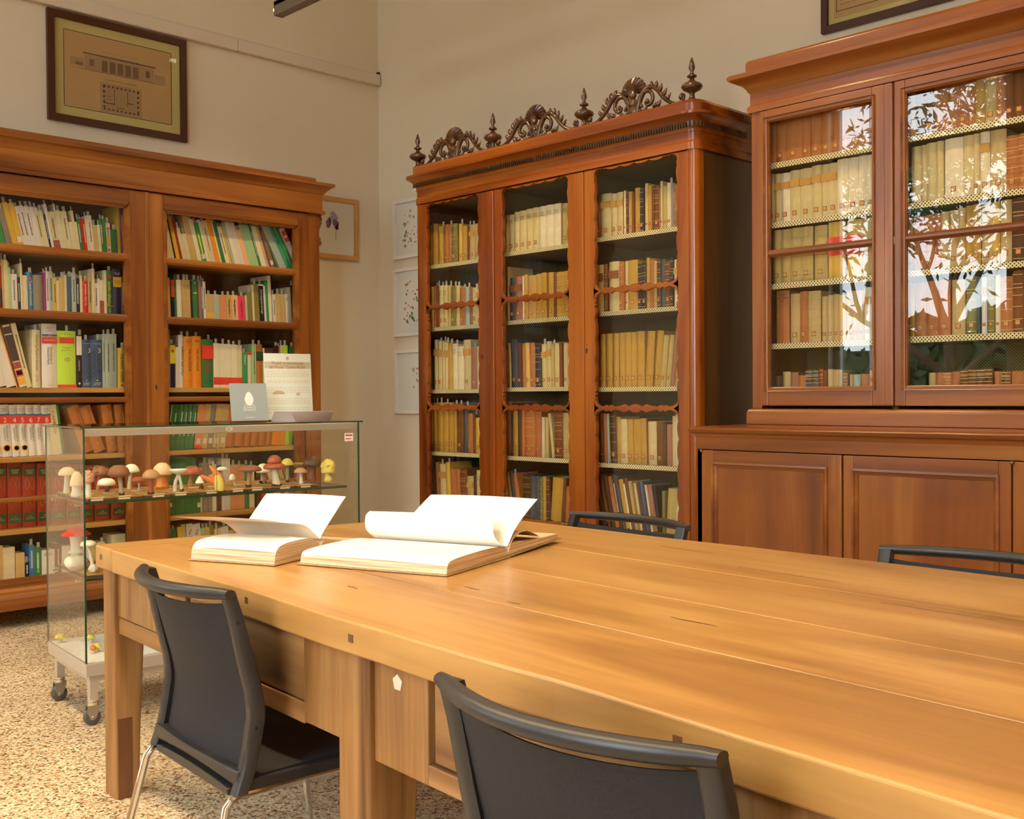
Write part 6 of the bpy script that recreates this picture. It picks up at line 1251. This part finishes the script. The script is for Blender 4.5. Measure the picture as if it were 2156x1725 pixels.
# ------------------------------------------------------------------ trunking, pendant lamps
M['trunk'] = plain('painted_trunking', (0.72, 0.60, 0.47, 1), .5)
tr = structure('trim_1', (1.5, Y0-.02, 3.56))
xj = on(1, Y0-.04, 502, 95)[0]
for a, b_ in ((XL, xj-.001), (xj+.001, X0-.012)): G().box(a, b_, Y0-.045, Y0, 3.518, 3.602).build('trunking_length', M['trunk'], tr, bevel=.008, seg=3)
G().box(X0-.022, X0-.006, Y0-.03, Y0-.005, 3.598, 3.622).build('cable_hole', M['black'], tr)
M['lampbody'] = plain('taupe_lamp_housing', (0.20, 0.15, 0.11, 1), .5); 
me_, nt_, b_ = nm('lit_bulb'); b_.inputs['Emission Color'].default_value = (1, .85, .6, 1); b_.inputs['Emission Strength'].default_value = 30; M['bulb'] = me_
for lx, ye, ys_, lb in ((3.60, 5.72, -.6, 'long taupe pendant lamp hanging near the right wall'), (.72, 5.2, -1.0, 'unseen taupe pendant lamp added over the window side')):  # the second lamp is out of view, added as a light source
    r_ = thing('pendant_lamp', lb, 'lamp', (lx+.03, (ye+ys_)/2, 3.55), (0, 0, 0), 'pendant lamps')
    g = G(); g.box(lx, lx+.006, ys_, ye, 3.55, 3.635); g.box(lx+.054, lx+.06, ys_, ye, 3.55, 3.635); g.box(lx, lx+.06, ys_, ye, 3.61, 3.635); g.box(lx, lx+.06, ye-.006, ye, 3.55, 3.635); g.box(lx, lx+.06, ys_, ys_+.006, 3.55, 3.635)
    g.box(lx+.006, lx+.054, 4.75, ye-.006, 3.552, 3.556); g.build('housing', M['lampbody'], r_)
    for y in (ye-1.0, (ye+ys_)/2, ys_+.4): G().tube([(lx+.03, y, 3.63), (lx+.03, y, ZC)], .002, 6).build('suspension_wire', M['steel'], r_)
    for dx in (.018, .042): G().lathe([(.001, 0), (.012, .004), (.013, .016), (.006, .022)], (lx+dx, ye-.002, 3.59), 12, axis=1).build('bulb', M['bulb'], r_, smooth=True)
# ------------------------------------------------------------------ garden tree outside the window
M['bark'] = plain('tree_bark', (0.16, 0.10, 0.06, 1), .9, var=.3, scale=12); M['leafg'] = plain('tree_leaf', (0.05, 0.10, 0.035, 1), .5, var=.5, scale=3)
tree = thing('garden_tree', 'leafy tree outside the window, mirrored in the cabinet glass', 'tree', (-5.6, 6.3, -.2))
q = random.Random(11); tips = []
def branch(p, d, r0, ln, dep):
    pts = [Vector(p)]; dd = Vector(d).normalized()
    for k in range(5):
        dd = (dd+Vector((q.uniform(-.18, .18), q.uniform(-.18, .18), q.uniform(-.08, .14)))).normalized(); pts.append(pts[-1]+dd*ln/5)
    TG.tube(pts, [r0*(1-.12*k) for k in range(6)], 7, cap=False)
    if dep >= 2: tips.extend(pts[1:])
    if dep < 4:
        for _ in range(3 if dep < 3 else 2):
            nd = (dd+Vector((q.uniform(-.9, .9), q.uniform(-.9, .9), q.uniform(-.5, .7)))).normalized(); branch(pts[q.choice((3, 4, 5))], nd, r0*.5, ln*.72, dep+1)
TG = G(); branch((-5.6, 6.2, -.2), (0.02, .1, 1), .13, 2.3, 0); branch((-5.6, 6.2, 1.6), (.5, -.3, .8), .08, 2.0, 1); branch((-5.6, 6.2, 1.3), (.3, .6, .6), .07, 1.9, 1)
TG.build('trunk', M['bark'], tree, smooth=True)
g = G()
for p in tips:
    for _ in range(9):
        c = p+Vector((q.gauss(0, .22), q.gauss(0, .22), q.gauss(-.05, .22))); a = Vector((q.uniform(-1, 1), q.uniform(-1, 1), q.uniform(-1, .4))).normalized(); b2 = a.cross(Vector((q.uniform(-1, 1), q.uniform(-1, 1), q.uniform(-1, 1)))).normalized(); l = q.uniform(.06, .11); w2 = l*.28
        g.add([c-a*l, c+b2*w2, c+a*l, c-b2*w2], [(0, 1, 2, 3)])
fo = g.build('foliage', M['leafg'], tree); fo['kind'] = 'stuff'
hd = random.Random(4); g = G()
for _ in range(3600):
    y = hd.uniform(2.5, 8.5); top = 2.1+.3*math.sin(y*2.1)+.2*math.sin(y*5.3); z = hd.uniform(-.2, 1)*0+(-.2+(top+.2)*hd.random()**.7); c = Vector((-7.0+hd.gauss(0, .22), y, z))
    a = Vector((hd.uniform(-.4, .4), hd.uniform(-1, 1), hd.uniform(-1, 1))).normalized(); b2 = Vector((hd.uniform(-.5, .5), -a.z, a.y)).normalized(); l = hd.uniform(.10, .18); g.add([c-a*l, c+b2*l*.5, c+a*l, c-b2*l*.5], [(0, 1, 2, 3)])
hg = g.build('garden_hedge', M['leafg'], None); tagp(hg, 'tall dark hedge closing the garden behind the tree', 'hedge', kind='stuff')
G().box(-7.6, -7.3, 2.2, 9, -.2, 1.9).build('garden_wall', M['stone2'] if 'stone2' in M else plain('mossy_wall', (.05, .06, .045, 1), .9), None)['kind'] = 'structure'
g = G().box(-6.9, -6.6, 7.65, 7.95, -.2, 6); M['stone'] = plain('pale_stone', (0.5, 0.5, 0.52, 1), .9)
pl_ = g.build('gate_pillar', M['stone'], None); tagp(pl_, 'pale stone pillar in the garden beyond the tree', 'pillar')
